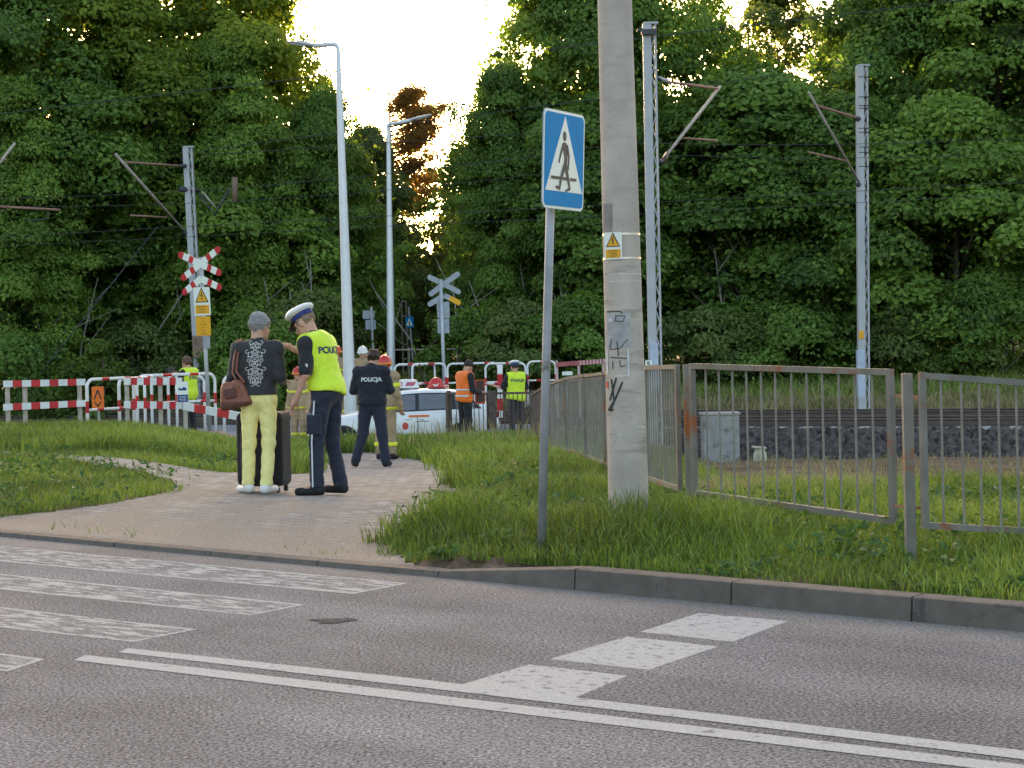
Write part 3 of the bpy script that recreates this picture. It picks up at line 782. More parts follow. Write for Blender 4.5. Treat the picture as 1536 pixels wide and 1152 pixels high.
# pine whose top leans into the sky gap
def pine(px, D, H, label):
    X = P(px, CY, D).x; t = thing('pine_tree', label, 'tree', (X, D, gz(X, D) - .05), 0, 'trees at the edge of the wood')
    r = np.random.default_rng(77); b = MB()
    pts = [(0, 0, z_) for z_ in np.linspace(-.2, H, 8)]
    b.tube(pts, .2, 0, 8, rs=[.24 * (1 - .85 * k / 7) for k in range(8)])
    cen = []
    for k in range(26):
        z_ = H * (.55 + .44 * k / 26); az = r.random() * 6.28; L = (1 - .6 * k / 26) * (1.6 + 1.8 * r.random())
        if k > 18: az = r.normal(0, .6); L += 1.0
        e = Vector((math.cos(az) * L, math.sin(az) * L * .8, z_ + .35 + .25 * L)); a = Vector((0, 0, z_))
        b.tube([a, a.lerp(e, .5) - Vector((0, 0, .15)), e], .04, 0, 5, rs=[.05, .035, .015])
        for f in np.linspace(.4, 1.05, 7): cen.append(a.lerp(e, f) + Vector((r.normal() * .1, r.normal() * .1, .05)))
    b.build('trunk', M_bark, t, smooth=True, origin=(0, 0, 0))
    cen = np.array([list(c) for c in cen]); k = np.repeat(np.arange(len(cen)), 90); n = len(k)
    c = cen[k] + r.normal(size=(n, 3)) * [.30, .30, .14]
    V, Q = leaves(c, r.normal(size=(n, 3)) + [0, 0, .4], .20 * (.6 + .7 * r.random(n)), 5, .35)
    npmesh('crown', V, Q, M_needle, t, rnd=np.repeat(r.random(n), 4))
pine(592, 84, 12.0, 'pine top painted with orange sun glow sticking into the sky right of the lamps')

# bright shrub at the left behind the boards, and shrubs below the trees
def shrub(px, D, R_, H, leaf, label, seed, name='shrub', ls=.16, per=160, ncl=22):
    X = P(px, CY, D).x
    V, Q, tn, cs = crown_data(seed, H, R_, .15, ncl, R_ * .33, per, ls, zsq=.9)
    t = thing(name, label, 'shrub', (X, D, gz(X, D) - .05), 0)
    b = MB(); r = np.random.default_rng(seed)
    for i in range(min(12, len(cs))):
        e = Vector(cs[i][:3]); b.tube([(r.normal() * .08, r.normal() * .08, 0), e * .5 + Vector((0, 0, .15)), e], .02, 0, 5, rs=[.03, .02, .008])
    b.build('stem', M_bark, t, origin=(0, 0, 0)); npmesh('foliage', V, Q, leaf, t, rnd=tn)
M_shr = leafmat('bright_shrub_leaves', [(.05, .085, .015), (.09, .15, .022), (.14, .21, .035)], .4)
shrub(128, 58, 1.6, 2.6, M_shr, 'bright yellow-green shrub behind the red and white boards', 201)
shrub(150, 57.5, .8, 3.0, M_shr, 'slim upright bright shrub beside the round yellow-green one', 202)
for i, (px, D, rr, hh, lb) in enumerate([(30, 60, 2.2, 3.2, 'dark shrub at the left edge below the trees'), (205, 65.5, 2.0, 2.8, 'dark shrub left of the left mast foot'),
        (370, 59.5, 1.8, 3.3, 'dark shrub behind the grey-haired woman'), (455, 62, 1.9, 3.8, 'dull shrub behind the policeman in the white cap'), (720, 62, 1.7, 3.0, 'dark shrub right of the grey-backed crossing sign'),
        (800, 61, 2.0, 3.4, 'dark shrub left of the sign post'), (880, 60, 1.9, 3.2, 'shrub left of the concrete pole'), (1060, 62, 1.9, 2.6, 'shrub right of the middle mast'),
        (1195, 62, 2.2, 2.8, 'shrub midway between the two right masts'), (1380, 61, 2.2, 3.2, 'shrub right of the right mast'), (1490, 60, 2.2, 3.8, 'dark shrub at the right edge of the wood')]):
    shrub(px, D, rr, hh, [M_leafA, M_leafC][i % 2], lb, 210 + i, ls=.15, per=380, ncl=30)

# deeper wood behind, one dark mass of leaves
def woodland():
    r = np.random.default_rng(9); cs = []
    for _ in range(1500):
        D = 82 + 16 * r.random(); px = -250 + 2050 * r.random()
        top = np.interp(px, [-250, 0, 420, 500, 560, 610, 650, 680, 740, 820, 1100, 1130, 1215, 1260, 1800], [11, 10, 12, 11, 8, 4.6, 4.2, 5.5, 10, 13, 11, 8.5, 8.5, 13, 14])
        z = 1.0 + (top - 1.2) * r.random() ** .8
        cs.append((P(px, CY, D).x, D, z, 1.5 + 1.1 * r.random()))
    cs = np.array(cs); k = np.repeat(np.arange(len(cs)), 170); n = len(k)
    d = r.normal(size=(n, 3)); d /= np.linalg.norm(d, axis=1, keepdims=True)
    cen = cs[k, :3] + d * (cs[k, 3] * (.5 + .5 * r.random(n)))[:, None] * [1, 1, .8]
    V, Q = leaves(cen, d + r.normal(0, .5, (n, 3)), .30 * (.6 + .8 * r.random(n)), 3)
    o = npmesh('woodland', V, Q, M_leafC, rnd=np.repeat(np.clip(.3 + .2 * r.normal(size=n), 0, 1), 4))
    tag(o, 'deep dark wood behind the front trees', 'woodland', kind='stuff')
    # bare slim stems standing in the shade of the wood edge
    for i in range(26):
        px = [40, 110, 205, 335, 420, 440, 470, 640, 690, 745, 800, 860, 1055, 1090, 1115, 1150, 1165, 1200, 1235, 1260, 1330, 1365, 1400, 1440, 1475, 1515][i]
        D = 63 + 3.5 * r.random(); X = P(px, CY, D).x; H = 2.6 + 2.4 * r.random(); ln = r.normal() * 1.1
        t = thing('sapling', '%s bare grey sapling stem, %s' % (['straight', 'leaning', 'forked', 'slim'][i % 4], WHERE[i]), 'sapling', (X, D, gz(X, D)), 0, 'bare saplings in the wood edge')
        b = MB(); e = Vector((ln, r.normal() * .3, H)); m_ = e * .5 + Vector((-ln * .2, 0, 0))
        b.tube([(0, 0, -.1), m_, e], .05, 0, 6, rs=[.05, .038, .015])
        for q_ in range(4):
            f = .3 + .17 * q_; a = Vector((0, 0, 0)).lerp(e, f); b.tube([a, a + Vector((r.normal() * .7, r.normal() * .3, .7 + .7 * r.random()))], .02, 0, 5, rs=[.028, .008])
        b.build('trunk', M_stem, t, smooth=True, origin=(0, 0, 0))
M_stem = mat('grey_stem', (.20, .18, .15), .9, var=.3)
WHERE = ['far left edge', 'left of the bright shrub', 'left of the left mast', 'above the grey-haired woman', 'above the policeman with outstretched arm', 'left of the nearer lamp', 'beside the nearer lamp',
         'between the lamp and the crossing cross', 'right of the far crossing cross', 'left of the blue sign post', 'just left of the sign post', 'between sign post and concrete pole', 'first right of the middle mast',
         'second right of the middle mast', 'third right of the middle mast', 'midway between the right masts', 'midway between the right masts, in front', 'over the ballast left of the right mast', 'leaning left of the right mast', 'close left of the right mast',
         'close right of the right mast', 'second right of the right mast', 'third right of the right mast', 'above the last railing panel', 'near the right edge', 'at the right edge']
woodland()
# ================================================================ STREET AND RAILWAY FURNITURE
M_blue = mat('sign_blue', (.0, .22, .50), .6, var=.05, spec=.15)
M_signw = mat('sign_white', (.74, .76, .68), .4, var=.04)
M_signk = mat('sign_black', (.03, .03, .03), .5)
M_yel = mat('warning_yellow', (.72, .36, .01), .45, var=.08)
M_org = mat('sign_orange', (.80, .17, .02), .4, var=.08)
M_grey = mat('grey_sign_back', (.30, .33, .36), .5, .3, var=.1)

def rrect(w, h, r, n=5):
    pts = []
    for cx, cy, a0 in ((w / 2 - r, h / 2 - r, 0), (-w / 2 + r, h / 2 - r, 90), (-w / 2 + r, -h / 2 + r, 180), (w / 2 - r, -h / 2 + r, 270)):
        for k in range(n + 1):
            a = R(a0 + 90 * k / n); pts.append((cx + r * math.cos(a), cy + r * math.sin(a)))
    return pts
def text_mesh(s, size, o, ax, ay, th=.002, align='CENTER', bold=0.0, sx=1.0):
    cu = bpy.data.curves.new('lettering', 'FONT'); cu.body = s; cu.size = size; cu.align_x = align; cu.align_y = 'CENTER'; cu.extrude = th / 2; cu.offset = bold
    ob = bpy.data.objects.new('tmp', cu); C.objects.link(ob)
    dg = bpy.context.evaluated_depsgraph_get(); me = bpy.data.meshes.new_from_object(ob.evaluated_get(dg))
    ax, ay = Vector(ax), Vector(ay); nz = ax.cross(ay).normalized(); o = Vector(o)
    vs = [o + ax * (v.co.x * sx) + ay * v.co.y + nz * (v.co.z + th / 2) for v in me.vertices]
    fs = [tuple(p.vertices) for p in me.polygons]
    bpy.data.objects.remove(ob); bpy.data.curves.remove(cu); bpy.data.meshes.remove(me)
    return vs, fs
def dirs(yaw):
    """sign plate axes: yaw 0 faces the camera (-Y); positive yaw turns the face to the left (-X)"""
    ax = Vector((math.cos(yaw), -math.sin(yaw), 0)); return ax, Vector((0, 0, 1)), ax.cross(Vector((0, 0, 1)))
def bolt(m, o, ax, ay, x, y):
    n = 8; m.prism([(x + .012 * math.cos(6.283 * k / n), y + .012 * math.sin(6.283 * k / n)) for k in range(n)], o, ax, ay, .012, 0)

# pedestrian crossing sign --------------------------------------------------------------
D0 = 12.3
b0 = P(809, 812, D0); b0.z = gz(b0.x, b0.y)
t = thing('pedestrian_crossing_sign', 'tall blue and white pedestrian crossing sign on a leaning grey post in the grass', 'road sign', b0)
top = P(829, 178, D0); b = MB(); b.tube([b0 - Vector((0, 0, .2)), top], .029, 0, 16)
b.build('post', mat('post_steel', (.30, .30, .31), .55, .3, var=.25, vs=4, dirt=(.14, .12, .11), dirt_s=7, dirt_t=.6), t, smooth=True)
# corners from the photograph; right edge a little farther
cs_ = P(842, 241, D0 - .045); SW, SH = .60, .645
yaw = math.acos(min(1, .285 / SW)); yaw = -yaw
ax = Vector((math.cos(yaw), -math.sin(yaw), 0)); ay = (top - b0).normalized(); ay = (ay - ax * ay.dot(ax)).normalized()
nz = ax.cross(ay)
o = cs_
b = MB(); b.prism(rrect(SW, SH, .05), o + nz * .012, ax, ay, .006, 0); b.v = [v + nz * 0 for v in b.v]; plate = b.build('sign_plate', [M_grey], t)
b = MB(); b.prism(rrect(SW - .006, SH - .006, .048), o + nz * .018, ax, ay, .002, 0); b.build('rim', [M_signw], plate)
b = MB(); b.prism(rrect(SW - .04, SH - .04, .035), o + nz * .0205, ax, ay, .002, 0); face = b.build('blue_face', [M_blue], plate)
b = MB()
b.prism([(-.268, -.205), (.268, -.205), (.0, .29)], o + nz * .0232, ax, ay, .001, 0)
b.build('white_triangle', [M_signw], plate)
b = MB(); oo = o + nz * .0246
def stroke(m, pts, ws, th=.001):
    for i in range(len(pts) - 1):
        p, q = Vector(pts[i]), Vector(pts[i + 1]); d = (q - p).normalized(); n = Vector((-d.y, d.x)); w0, w1 = ws[i], ws[i + 1]
        m.prism([tuple(p + n * w0 - d * .004), tuple(p - n * w0 - d * .004), tuple(q - n * w1 + d * .004), tuple(q + n * w1 + d * .004)], oo + nz * (.00004 * len(m.f)), ax, ay, th)
k = 12; b.prism([(-.006 + .026 * math.cos(6.283 * i / k), .158 + .034 * math.sin(6.283 * i / k)) for i in range(k)], oo, ax, ay, .001)
b.prism([(-.020, .118), (.018, .118), (.042, .075), (.034, -.015), (.022, -.04), (-.012, -.04), (-.008, .02), (-.028, .07)], oo + nz * .0002, ax, ay, .001)
stroke(b, [(-.022, .108), (-.060, .04), (-.082, -.015)], [.013, .011, .008])
stroke(b, [(.030, .10), (.058, .03), (.050, -.055)], [.013, .011, .008])
stroke(b, [(-.004, -.035), (-.052, -.12), (-.070, -.188)], [.020, .014, .010]); stroke(b, [(-.066, -.186), (-.118, -.176)], [.011, .008])
stroke(b, [(.014, -.035), (.050, -.12), (.078, -.182)], [.020, .014, .010]); stroke(b, [(.078, -.180), (.02, -.198)], [.011, .006])
stroke(b, [(-.19, -.118), (-.075, -.118)], [.009, .009]); stroke(b, [(-.025, -.118), (.025, -.118)], [.009, .009]); stroke(b, [(.085, -.118), (.165, -.118)], [.009, .009])
b.build('walking_figure', [M_signk], plate)
b = MB()
for dz in (.18, -.18): b.box(o + ay * dz - nz * .03, (.07, .04, .035), 0)
b.build('bracket', [M_galv], t)

# big concrete pole ----------------------------------------------------------------------
DP = 13.2
cb = P(944, 775, DP); cb.z = gz(cb.x, cb.y)
ct = P(921, -40, DP)
t = thing('concrete_pole', 'thick round concrete pole with graffiti and a small electricity plate, beside the railing', 'utility pole', cb)
ctp = cb + (ct - cb) * 1.35
b = MB(); pts = [(cb - Vector((0, 0, .3))).lerp(ctp, f) for f in np.linspace(0, 1, 30)]
def prad(f): return .146 - (.146 - .112) * f
b.tube(pts, .14, 0, 40, rs=[prad(f) for f in np.linspace(0, 1, 30)])
m, nt, bs_ = nodes_mat('pole_concrete')
tc = nd(nt, 'ShaderNodeTexCoord'); sp = nd(nt, 'ShaderNodeSeparateXYZ'); nt.links.new(tc.outputs['Object'], sp.inputs[0])
n1 = nd(nt, 'ShaderNodeTexNoise', Scale=3.0, Detail=8.0, Roughness=.6); n2 = nd(nt, 'ShaderNodeTexNoise', Scale=70.0, Detail=3.0)
mp = nd(nt, 'ShaderNodeMapping'); mp.inputs['Scale'].default_value = (1, 1, 5); nt.links.new(tc.outputs['Object'], mp.inputs[0])
n3 = nd(nt, 'ShaderNodeTexNoise', Scale=2.2, Detail=6.0, Roughness=.6); nt.links.new(mp.outputs[0], n3.inputs['Vector'])
nt.links.new(tc.outputs['Object'], n1.inputs['Vector']); nt.links.new(tc.outputs['Object'], n2.inputs['Vector'])
c1 = ramp(nt, n1.outputs[0], [(.35, (.37, .315, .265)), (.65, (.50, .43, .36))])
c3 = ramp(nt, n3.outputs[0], [(.36, (.70, .68, .67)), (.45, (1, 1, 1)), (.60, (1, 1, 1)), (.68, (.78, .70, .64))])
c2 = ramp(nt, n2.outputs[0], [(.3, (.95, .95, .95)), (.7, (1.04, 1.04, 1.04))])
mm = mixc(nt, 1.0, c1.outputs[0], c2.outputs[0], 'MULTIPLY')
mr = nd(nt, 'ShaderNodeMapRange'); mr.inputs[1].default_value = 1.9; mr.inputs[2].default_value = 2.3; mr.inputs[3].default_value = 1; mr.inputs[4].default_value = .25; nt.links.new(sp.outputs[2], mr.inputs[0])
m3 = mixc(nt, mr.outputs[0], mm.outputs[0], mixc(nt, 1.0, mm.outputs[0], c3.outputs[0], 'MULTIPLY').outputs[0])
nt.links.new(m3.outputs[0], bs_.inputs['Base Color']); bs_.inputs['Roughness'].default_value = .92
bp = nd(nt, 'ShaderNodeBump', Strength=.35, Distance=.02); nt.links.new(n3.outputs[0], bp.inputs['Height']); nt.links.new(bp.outputs[0], bs_.inputs['Normal'])
b.build('shaft', m, t, smooth=True)
pax = (ctp - (cb - Vector((0, 0, .3))))
def onpole(px, py, off=.0):
    """point on the pole surface seen at this place of the shaft"""
    z = P(px, py, DP).z; base = cb - Vector((0, 0, .3)); f = (z - base.z) / pax.z; c = base + pax * f; r = prad(f)
    dx = P(px, py, DP - r).x - c.x; dx = max(-r * .97, min(r * .97, dx))
    return Vector((c.x + dx * (1 + off / r), c.y - math.sqrt(r * r - dx * dx) * (1 + off / r), z))
def polepatch(name, pts, m, off=.003, sub=14):
    """a flat outline bent round the pole"""
    (x0, y0), (x1, y1) = pts; b = MB(); vs = []
    for j in range(sub + 1):
        for i in range(sub + 1):
            vs.append(onpole(x0 + (x1 - x0) * i / sub, y0 + (y1 - y0) * j / sub, off))
    n = sub + 1
    b.add(vs, [(j * n + i, j * n + n + i, j * n + n + i + 1, j * n + i + 1) for j in range(sub) for i in range(sub)])
    return b.build(name, m, t, smooth=True)
def polestroke(name, pts, w, m, off=.004):
    b = MB(); q = []
    for a, c in zip(pts, pts[1:]):
        for f in np.linspace(0, 1, 8, endpoint=False): q.append((a[0] + (c[0] - a[0]) * f, a[1] + (c[1] - a[1]) * f))
    q.append(pts[-1]); vs = []
    for i, p in enumerate(q):
        a, c = q[max(0, i - 1)], q[min(len(q) - 1, i + 1)]; d = Vector((c[0] - a[0], c[1] - a[1])).normalized(); n = Vector((-d.y, d.x)) * w / 2
        vs += [onpole(p[0] + n.x, p[1] + n.y, off), onpole(p[0] - n.x, p[1] - n.y, off)]
    b.add(vs, [(2 * i, 2 * i + 1, 2 * i + 3, 2 * i + 2) for i in range(len(q) - 1)])
    return b.build(name, m, t)
M_spray = mat('black_spray', (.03, .03, .03), .8); M_wash = mat('grey_overpaint', (.34, .325, .32), .9, var=.2, vs=14); M_wh2 = mat('scraped_white', (.56, .55, .53), .8, var=.2, vs=20)
M_dkp = mat('dark_concrete_patch', (.25, .22, .20), .9, var=.25, vs=16)
polepatch('grey_paint_patch', [(912, 470), (946, 520)], M_wash, .0015)
polepatch('dark_stain', [(906, 307), (919, 349)], M_dkp, .0012)
for pts, w, mm in (([(918, 568), (922, 600), (914, 615)], 2.2, M_spray), ([(925, 566), (916, 600)], 2.4, M_spray), ([(934, 572), (916, 616), (921, 613)], 2.6, M_spray),
                   ([(911, 468), (930, 467), (934, 471)], 1.4, M_spray), ([(924, 474), (937, 474), (935, 482), (924, 482), (924, 474)], 1.2, M_spray), ([(918, 508), (916, 524), (930, 522), (942, 508)], 1.2, M_spray),
                   ([(926, 512), (928, 534)], 1.3, M_spray), ([(917, 536), (940, 537)], 1.5, M_spray), ([(920, 541), (920, 553)], 1.2, M_spray), ([(930, 540), (931, 549), (938, 548)], 1.2, M_spray),
                   ([(942, 523), (943, 562), (924, 564)], 2.4, M_wh2), ([(914, 482), (919, 479)], 5, M_wh2), ([(912, 522), (913, 560)], 2.0, M_wh2), ([(956, 640), (968, 639)], 2.2, M_wh2),
                   ([(915, 412), (970, 411)], 1.2, M_wh2), ([(915, 423), (965, 422)], 1.0, M_wh2), ([(918, 664), (924, 652), (934, 650)], 1.4, M_wh2)):
    polestroke('graffiti', pts, w, mm)
o = polepatch('notice_scrap', [(911, 572), (914, 582)], M_red, .004, 4)
# bands and plate
b = MB()
for py in (352, 388):
    ring = []
    base = cb - Vector((0, 0, .3)); z = P(935, py, DP).z; f = (z - base.z) / pax.z; c = base + pax * f; r = prad(f) + .003
    for dz in (-.007, .007):
        for k in range(40): ring.append(c + Vector((r * math.cos(6.2832 * k / 40), r * math.sin(6.2832 * k / 40), dz)))
    b.add(ring, [(k, (k + 1) % 40, 40 + (k + 1) % 40, 40 + k) for k in range(40)])
b.build('steel_band', mat('band_steel', (.62, .58, .52), .3, .8, var=.05), t, smooth=True)
def warn_plate(parent, c, w, h, ax, ay, kind='tri', text=None, tm=.12):
    nz = ax.cross(ay)
    b = MB(); b.prism(rrect(w, h, w * .06, 3), c - nz * .002, ax, ay, .003, 0)
    o = b.build('warning_plate', [M_signw if kind == 'tri' else M_yel], parent)
    cc = c + nz * .002
    def tri(s, oy): return [(-s / 2, oy), (s / 2, oy), (0, oy + s * .93)]
    if kind == 'tri':
        s = w * .82; oy = -h * .04
        b = MB(); b.prism(tri(s, oy), cc, ax, ay, .001); b.build('triangle', [M_signk], o)
        b = MB(); b.prism(tri(s * .80, oy + s * .055), cc + nz * .0015, ax, ay, .001); b.build('triangle', [M_yel], o)
        q = s * .26; yb = oy + s * .14
        b = MB(); b.prism([(q * x, yb + q * y) for x, y in [(.02, 1.95), (-.38, .95), (.02, 1.02), (-.1, .35), (-.24, .42), (.05, 0), (.2, .5), (.05, .42), (.36, 1.22), (-.02, 1.15), (.28, 1.9)]], cc + nz * .003, ax, ay, .001)
        b.build('lightning_mark', [M_signk], o)
        b = MB(); b.prism([(-w * .42, -h * .44), (w * .42, -h * .44), (w * .42, -h * .13), (-w * .42, -h * .13)], cc, ax, ay, .001); b.build('text_panel', [M_yel], o)
        L = text or ['Nie dotykać!', 'Urządzenie', 'elektryczne']
        b = MB()
        for i, s_ in enumerate(L):
            vs, fs = text_mesh(s_, h * .075, cc + nz * .0022 + ay * (-h * (.19 + .09 * i)), ax, ay, .0006, sx=.9); b.add(vs, fs)
        b.build('lettering', [M_signk], o)
    else:
        b = MB(); n = len(text)
        for i, s_ in enumerate(text):
            vs, fs = text_mesh(s_, h * tm, cc + ay * (h * (.40 - .8 * i / max(1, n - 1))), ax, ay, .0006, sx=.95); b.add(vs, fs)
        b.build('lettering', [mat('sign_red_lettering', (.28, .03, .01), .5)], o)
    return o
pc_ = onpole(921, 370, .012); cdir = (pc_ - Vector((cb.x + pax.x * ((pc_.z - cb.z) / pax.z), cb.y + pax.y * ((pc_.z - cb.z) / pax.z), pc_.z))).normalized()
ax = Vector((-cdir.y, cdir.x, 0)).normalized(); ax = ax if ax.x > 0 else -ax
warn_plate(t, pc_, .135, .19, ax, Vector((0, 0, 1)))

# railing of steel bars ------------------------------------------------------------------
t = thing('steel_railing', 'weathered rusty steel bar railing from the near right edge past the concrete pole', 'railing', (P(1360, 700, 12.0).x, 12.0, gz(P(1360, 700, 12.0).x, 12.0)))
def panel(A, B, h, parent, nb=12, fw=.035, bar=.0075, mt=M_fence, slope=True):
    A, B = Vector(A), Vector(B); b = MB(); u = Vector((0, 0, 1))
    b.beam(A + u * h, B + u * h, fw, fw, 0); b.beam(A, B, fw, fw, 0)
    d = (B - A).normalized()
    b.beam(A - u * (fw / 2), A + u * (h + fw / 2), fw * .98, fw * 1.02, 0, up=d); b.beam(B - u * (fw / 2), B + u * (h + fw / 2), fw * .98, fw * 1.02, 0, up=d)
    for k in range(1, nb):
        p = A.lerp(B, k / nb) + d * random.Random(k * 7 + nb).uniform(-.008, .008); b.tube([p, p + u * h], bar, 1, 6)
    return b.build('bar_panel', [mt, M_bar if mt is M_fence else mt], parent)
def fpost(x, D, ztop, parent, px=None, w=.05, sunk=.2, mt=M_post):
    z0 = gz(x, D) - sunk; b = MB(); b.box((x, D, (z0 + ztop) / 2), (w, w, ztop - z0)); return b.build('post', mt, parent)
def at(px, py, D): return P(px, py, D)
# nearest, cut by the right frame edge
A = at(1388, 788, 11.2); B = at(1640, 802, 11.4)
panel(A, B, at(1388, 563, 11.2).z - A.z, t, 9, .038)
p_ = at(1360, 560, 11.35); fpost(p_.x, 11.35, p_.z, t, w=.06)
p_ = at(1655, 560, 11.9); fpost(p_.x, 11.9, p_.z, t, w=.06)
b = MB()
for py in (597, 762):
    b.beam(at(1343, py - 3, 11.8), at(1388, py, 11.25), .012, .02)
b.build('hinge_bar', M_rust, t)
A = at(1042, 739, 13.9); B = at(1340, 781, 11.85)
panel(A, B, at(1042, 549, 13.9).z - A.z, t, 13, .04)
p_ = at(1030, 547, 14.1); fpost(p_.x, 14.1, p_.z, t, w=.055)
A2 = at(1020, 733, 14.2); B2 = at(972, 717, 15.7)
panel(B2, A2, at(1020, 550, 14.2).z - A2.z, t, 13, .036)
seq = [(968, 718, 552, 15.9), (909, 695, 560, 19.6), (880, 684, 563, 22.0), (851, 675, 568, 24.8), (827, 671, 578, 28.0)]
for (xa, ya, ta, Da), (xb, yb, tb, Db) in zip(seq, seq[1:]):
    a_, b_ = at(xa, ya, Da), at(xb, yb, Db); n = max(1, int(round((a_ - b_).length / 2.2)))
    for k in range(n):
        f0, f1 = k / n + .01, (k + 1) / n - .01
        p0, p1 = a_.lerp(b_, f0), a_.lerp(b_, f1); hh = (at(xa, ta, Da).z - a_.z) * (1 - f0) + (at(xb, tb, Db).z - b_.z) * f0
        panel(p1, p0, hh, t, 12, .034, .0075)
        pp = a_.lerp(b_, k / n); fpost(pp.x, pp.y, pp.z + hh + .02, t, w=.05)
t2 = thing('steel_railing', 'brown lower steel bar railing in front of the white car and the far policeman', 'railing', (P(760, 640, 41.5).x, 41.5, gz(P(760, 640, 41.5).x, 41.5)))
M_fbr = mat('brown_railing_paint', (.13, .095, .08), .8, .1, var=.3, vs=9)
for xa, xb, Da, Db in ((671, 733, 41.2, 41.5), (738, 798, 41.5, 41.0), (800, 830, 40.4, 30.5)):
    a_, b_ = at(xa, 652, Da), at(xb, 652 if xb < 820 else 672, Db); h_ = at(xa, 590, Da).z - a_.z
    if xb > 820: b_.z = at(827, 671, 28.0).z + .02; a_.z = at(798, 652, 41.0).z
    nn = 1 if xb < 820 else 4
    for k in range(nn):
        p0, p1 = a_.lerp(b_, k / nn + .005), a_.lerp(b_, (k + 1) / nn - .005)
        panel(p0, p1, h_, t2, 9 if nn == 1 else 12, .05, .011, M_fbr)
for px in (673, 735, 741, 799): p_ = at(px, 586, 41.35); fpost(p_.x, 41.35, p_.z, t2, w=.09, mt=M_fbr)

# tube barriers, red and white -------------------------------------------------------------
def hoop(px0, px1, pyt, D0, D1, label, grp, hgt=1.12, legs=2, rad=.032, name='tube_barrier', seedk=0, mid=.5, zoff=0):
    a, c = P(px0, pyt, D0), P(px1, pyt, D1); z1 = (a.z + c.z) / 2
    a.z = c.z = z1; z0 = z1 - hgt; d = (c - a).normalized(); L = (c - a).length; u = Vector((0, 0, 1))
    t = thing(name, label, 'barrier', ((a.x + c.x) / 2, (a.y + c.y) / 2, z0), 0, grp)
    r = .16; pts = [Vector((a.x, a.y, z0 - .15)), Vector((a.x, a.y, z1 - r))]
    for k in range(1, 6): an = R(90 * k / 6); pts.append(a + d * (r - r * math.cos(an)) + u * (-r + r * math.sin(an)))
    pts.append(a + d * r)
    pts2 = [c - (p - a).dot(d) * d + u * (p.z - a.z) for p in pts[::-1]]; pts2 = [Vector((c.x, c.y, 0)) - d * (p - a).dot(d) + Vector((0, 0, p.z)) for p in pts[::-1]]
    allp = pts + pts2; LL = sum((q - p).length for p, q in zip(allp, allp[1:]))
    st_ = [(0, 0)]; 
    for s_ in (.52 + .15,): st_ += [(s_, 1), (s_ + .22, 0)]
    x = .15 + hgt + .32 + .1 * seedk; 
    while x < LL - .15 - hgt - .2: st_ += [(x, 1), (x + .2, 0)]; x += .62
    st_ += [(LL - .89, 1), (LL - .67, 0)]
    b = MB(); b.tube(allp, rad, 0, 10, stripes=st_); b.build('frame', [M_white, M_red], t, smooth=True)
    b = MB(); zm = z1 - hgt * mid; s2 = [(0, 0)]; x = .25
    while x < L - .2: s2 += [(x, 1), (x + .18, 0)]; x += .6
    b.tube([Vector((a.x, a.y, zm)), Vector((c.x, c.y, zm))], rad * .85, 0, 10, stripes=s2); b.build('rail', [M_white, M_red], t, smooth=True)
    for k in range(legs - 2):
        p = a.lerp(c, (k + 1) / (legs - 1)); b = MB(); b.tube([Vector((p.x, p.y, z0 - .1)), Vector((p.x, p.y, z1))], rad * .9, 0, 10, stripes=[(0, 0), (.62, 1), (.84, 0)]); b.build('leg', [M_white, M_red], t, smooth=True)
    return t
GB = 'red and white tube barriers near the left of the crossing'
hoop(130, 200, 568, 35.2, 36.3, 'tube barrier nearest the orange detour board, left end of the left group', GB, 1.15, 2)
hoop(178, 252, 566, 36.6, 39.8, 'tube barrier behind the double board fence, second from the left', GB, 1.15, 3, seedk=1)
hoop(205, 322, 562, 38.5, 39.6, 'long tube barrier passing in front of the photographer in the yellow vest', GB, 1.15, 3, seedk=2)
hoop(227, 306, 566, 41.5, 42.4, 'tube barrier behind the photographer in the yellow vest', GB, 1.10, 2, seedk=1)
hoop(335, 400, 563, 38.6, 39.2, 'tube barrier half hidden by the woman with the brown handbag', GB, 1.15, 2)
GF = 'red and white tube barriers beyond the tracks'
hoop(592, 668, 546, 56, 56.3, 'far tube barrier between the second lamp and the far crossing cross', GF, 1.15, 2)
hoop(652, 618, 547, 57.5, 55.0, 'narrow far tube barrier set across behind the car roof sign', GF, 1.15, 2, seedk=1)
hoop(671, 747, 545, 56, 56, 'far tube barrier behind the man in the orange vest', GF, 1.15, 2, seedk=1)
hoop(728, 788, 545, 54.4, 54.4, 'far tube barrier between the orange vest man and the policeman at the fence', GF, 1.15, 2, seedk=2)
hoop(791, 833, 542, 55, 55, 'far tube barrier right of the policeman at the fence', GF, 1.12, 2)
b = MB(); p0 = P(750, 672, 50.5); p1 = P(750, 547, 50.5); L_ = p1.z - p0.z
b.tube([p0, p1], .075, 0, 14, stripes=[(0, 0)] + [(x, i % 2 == 0) for i, x in enumerate(np.arange(.35, L_, .33))])
o = b.build('striped_post', [M_white, M_red], None, smooth=True, origin=(p0.x, p0.y, p0.z)); tag(o, 'thick red and white striped post right of the man in the orange vest', 'post')

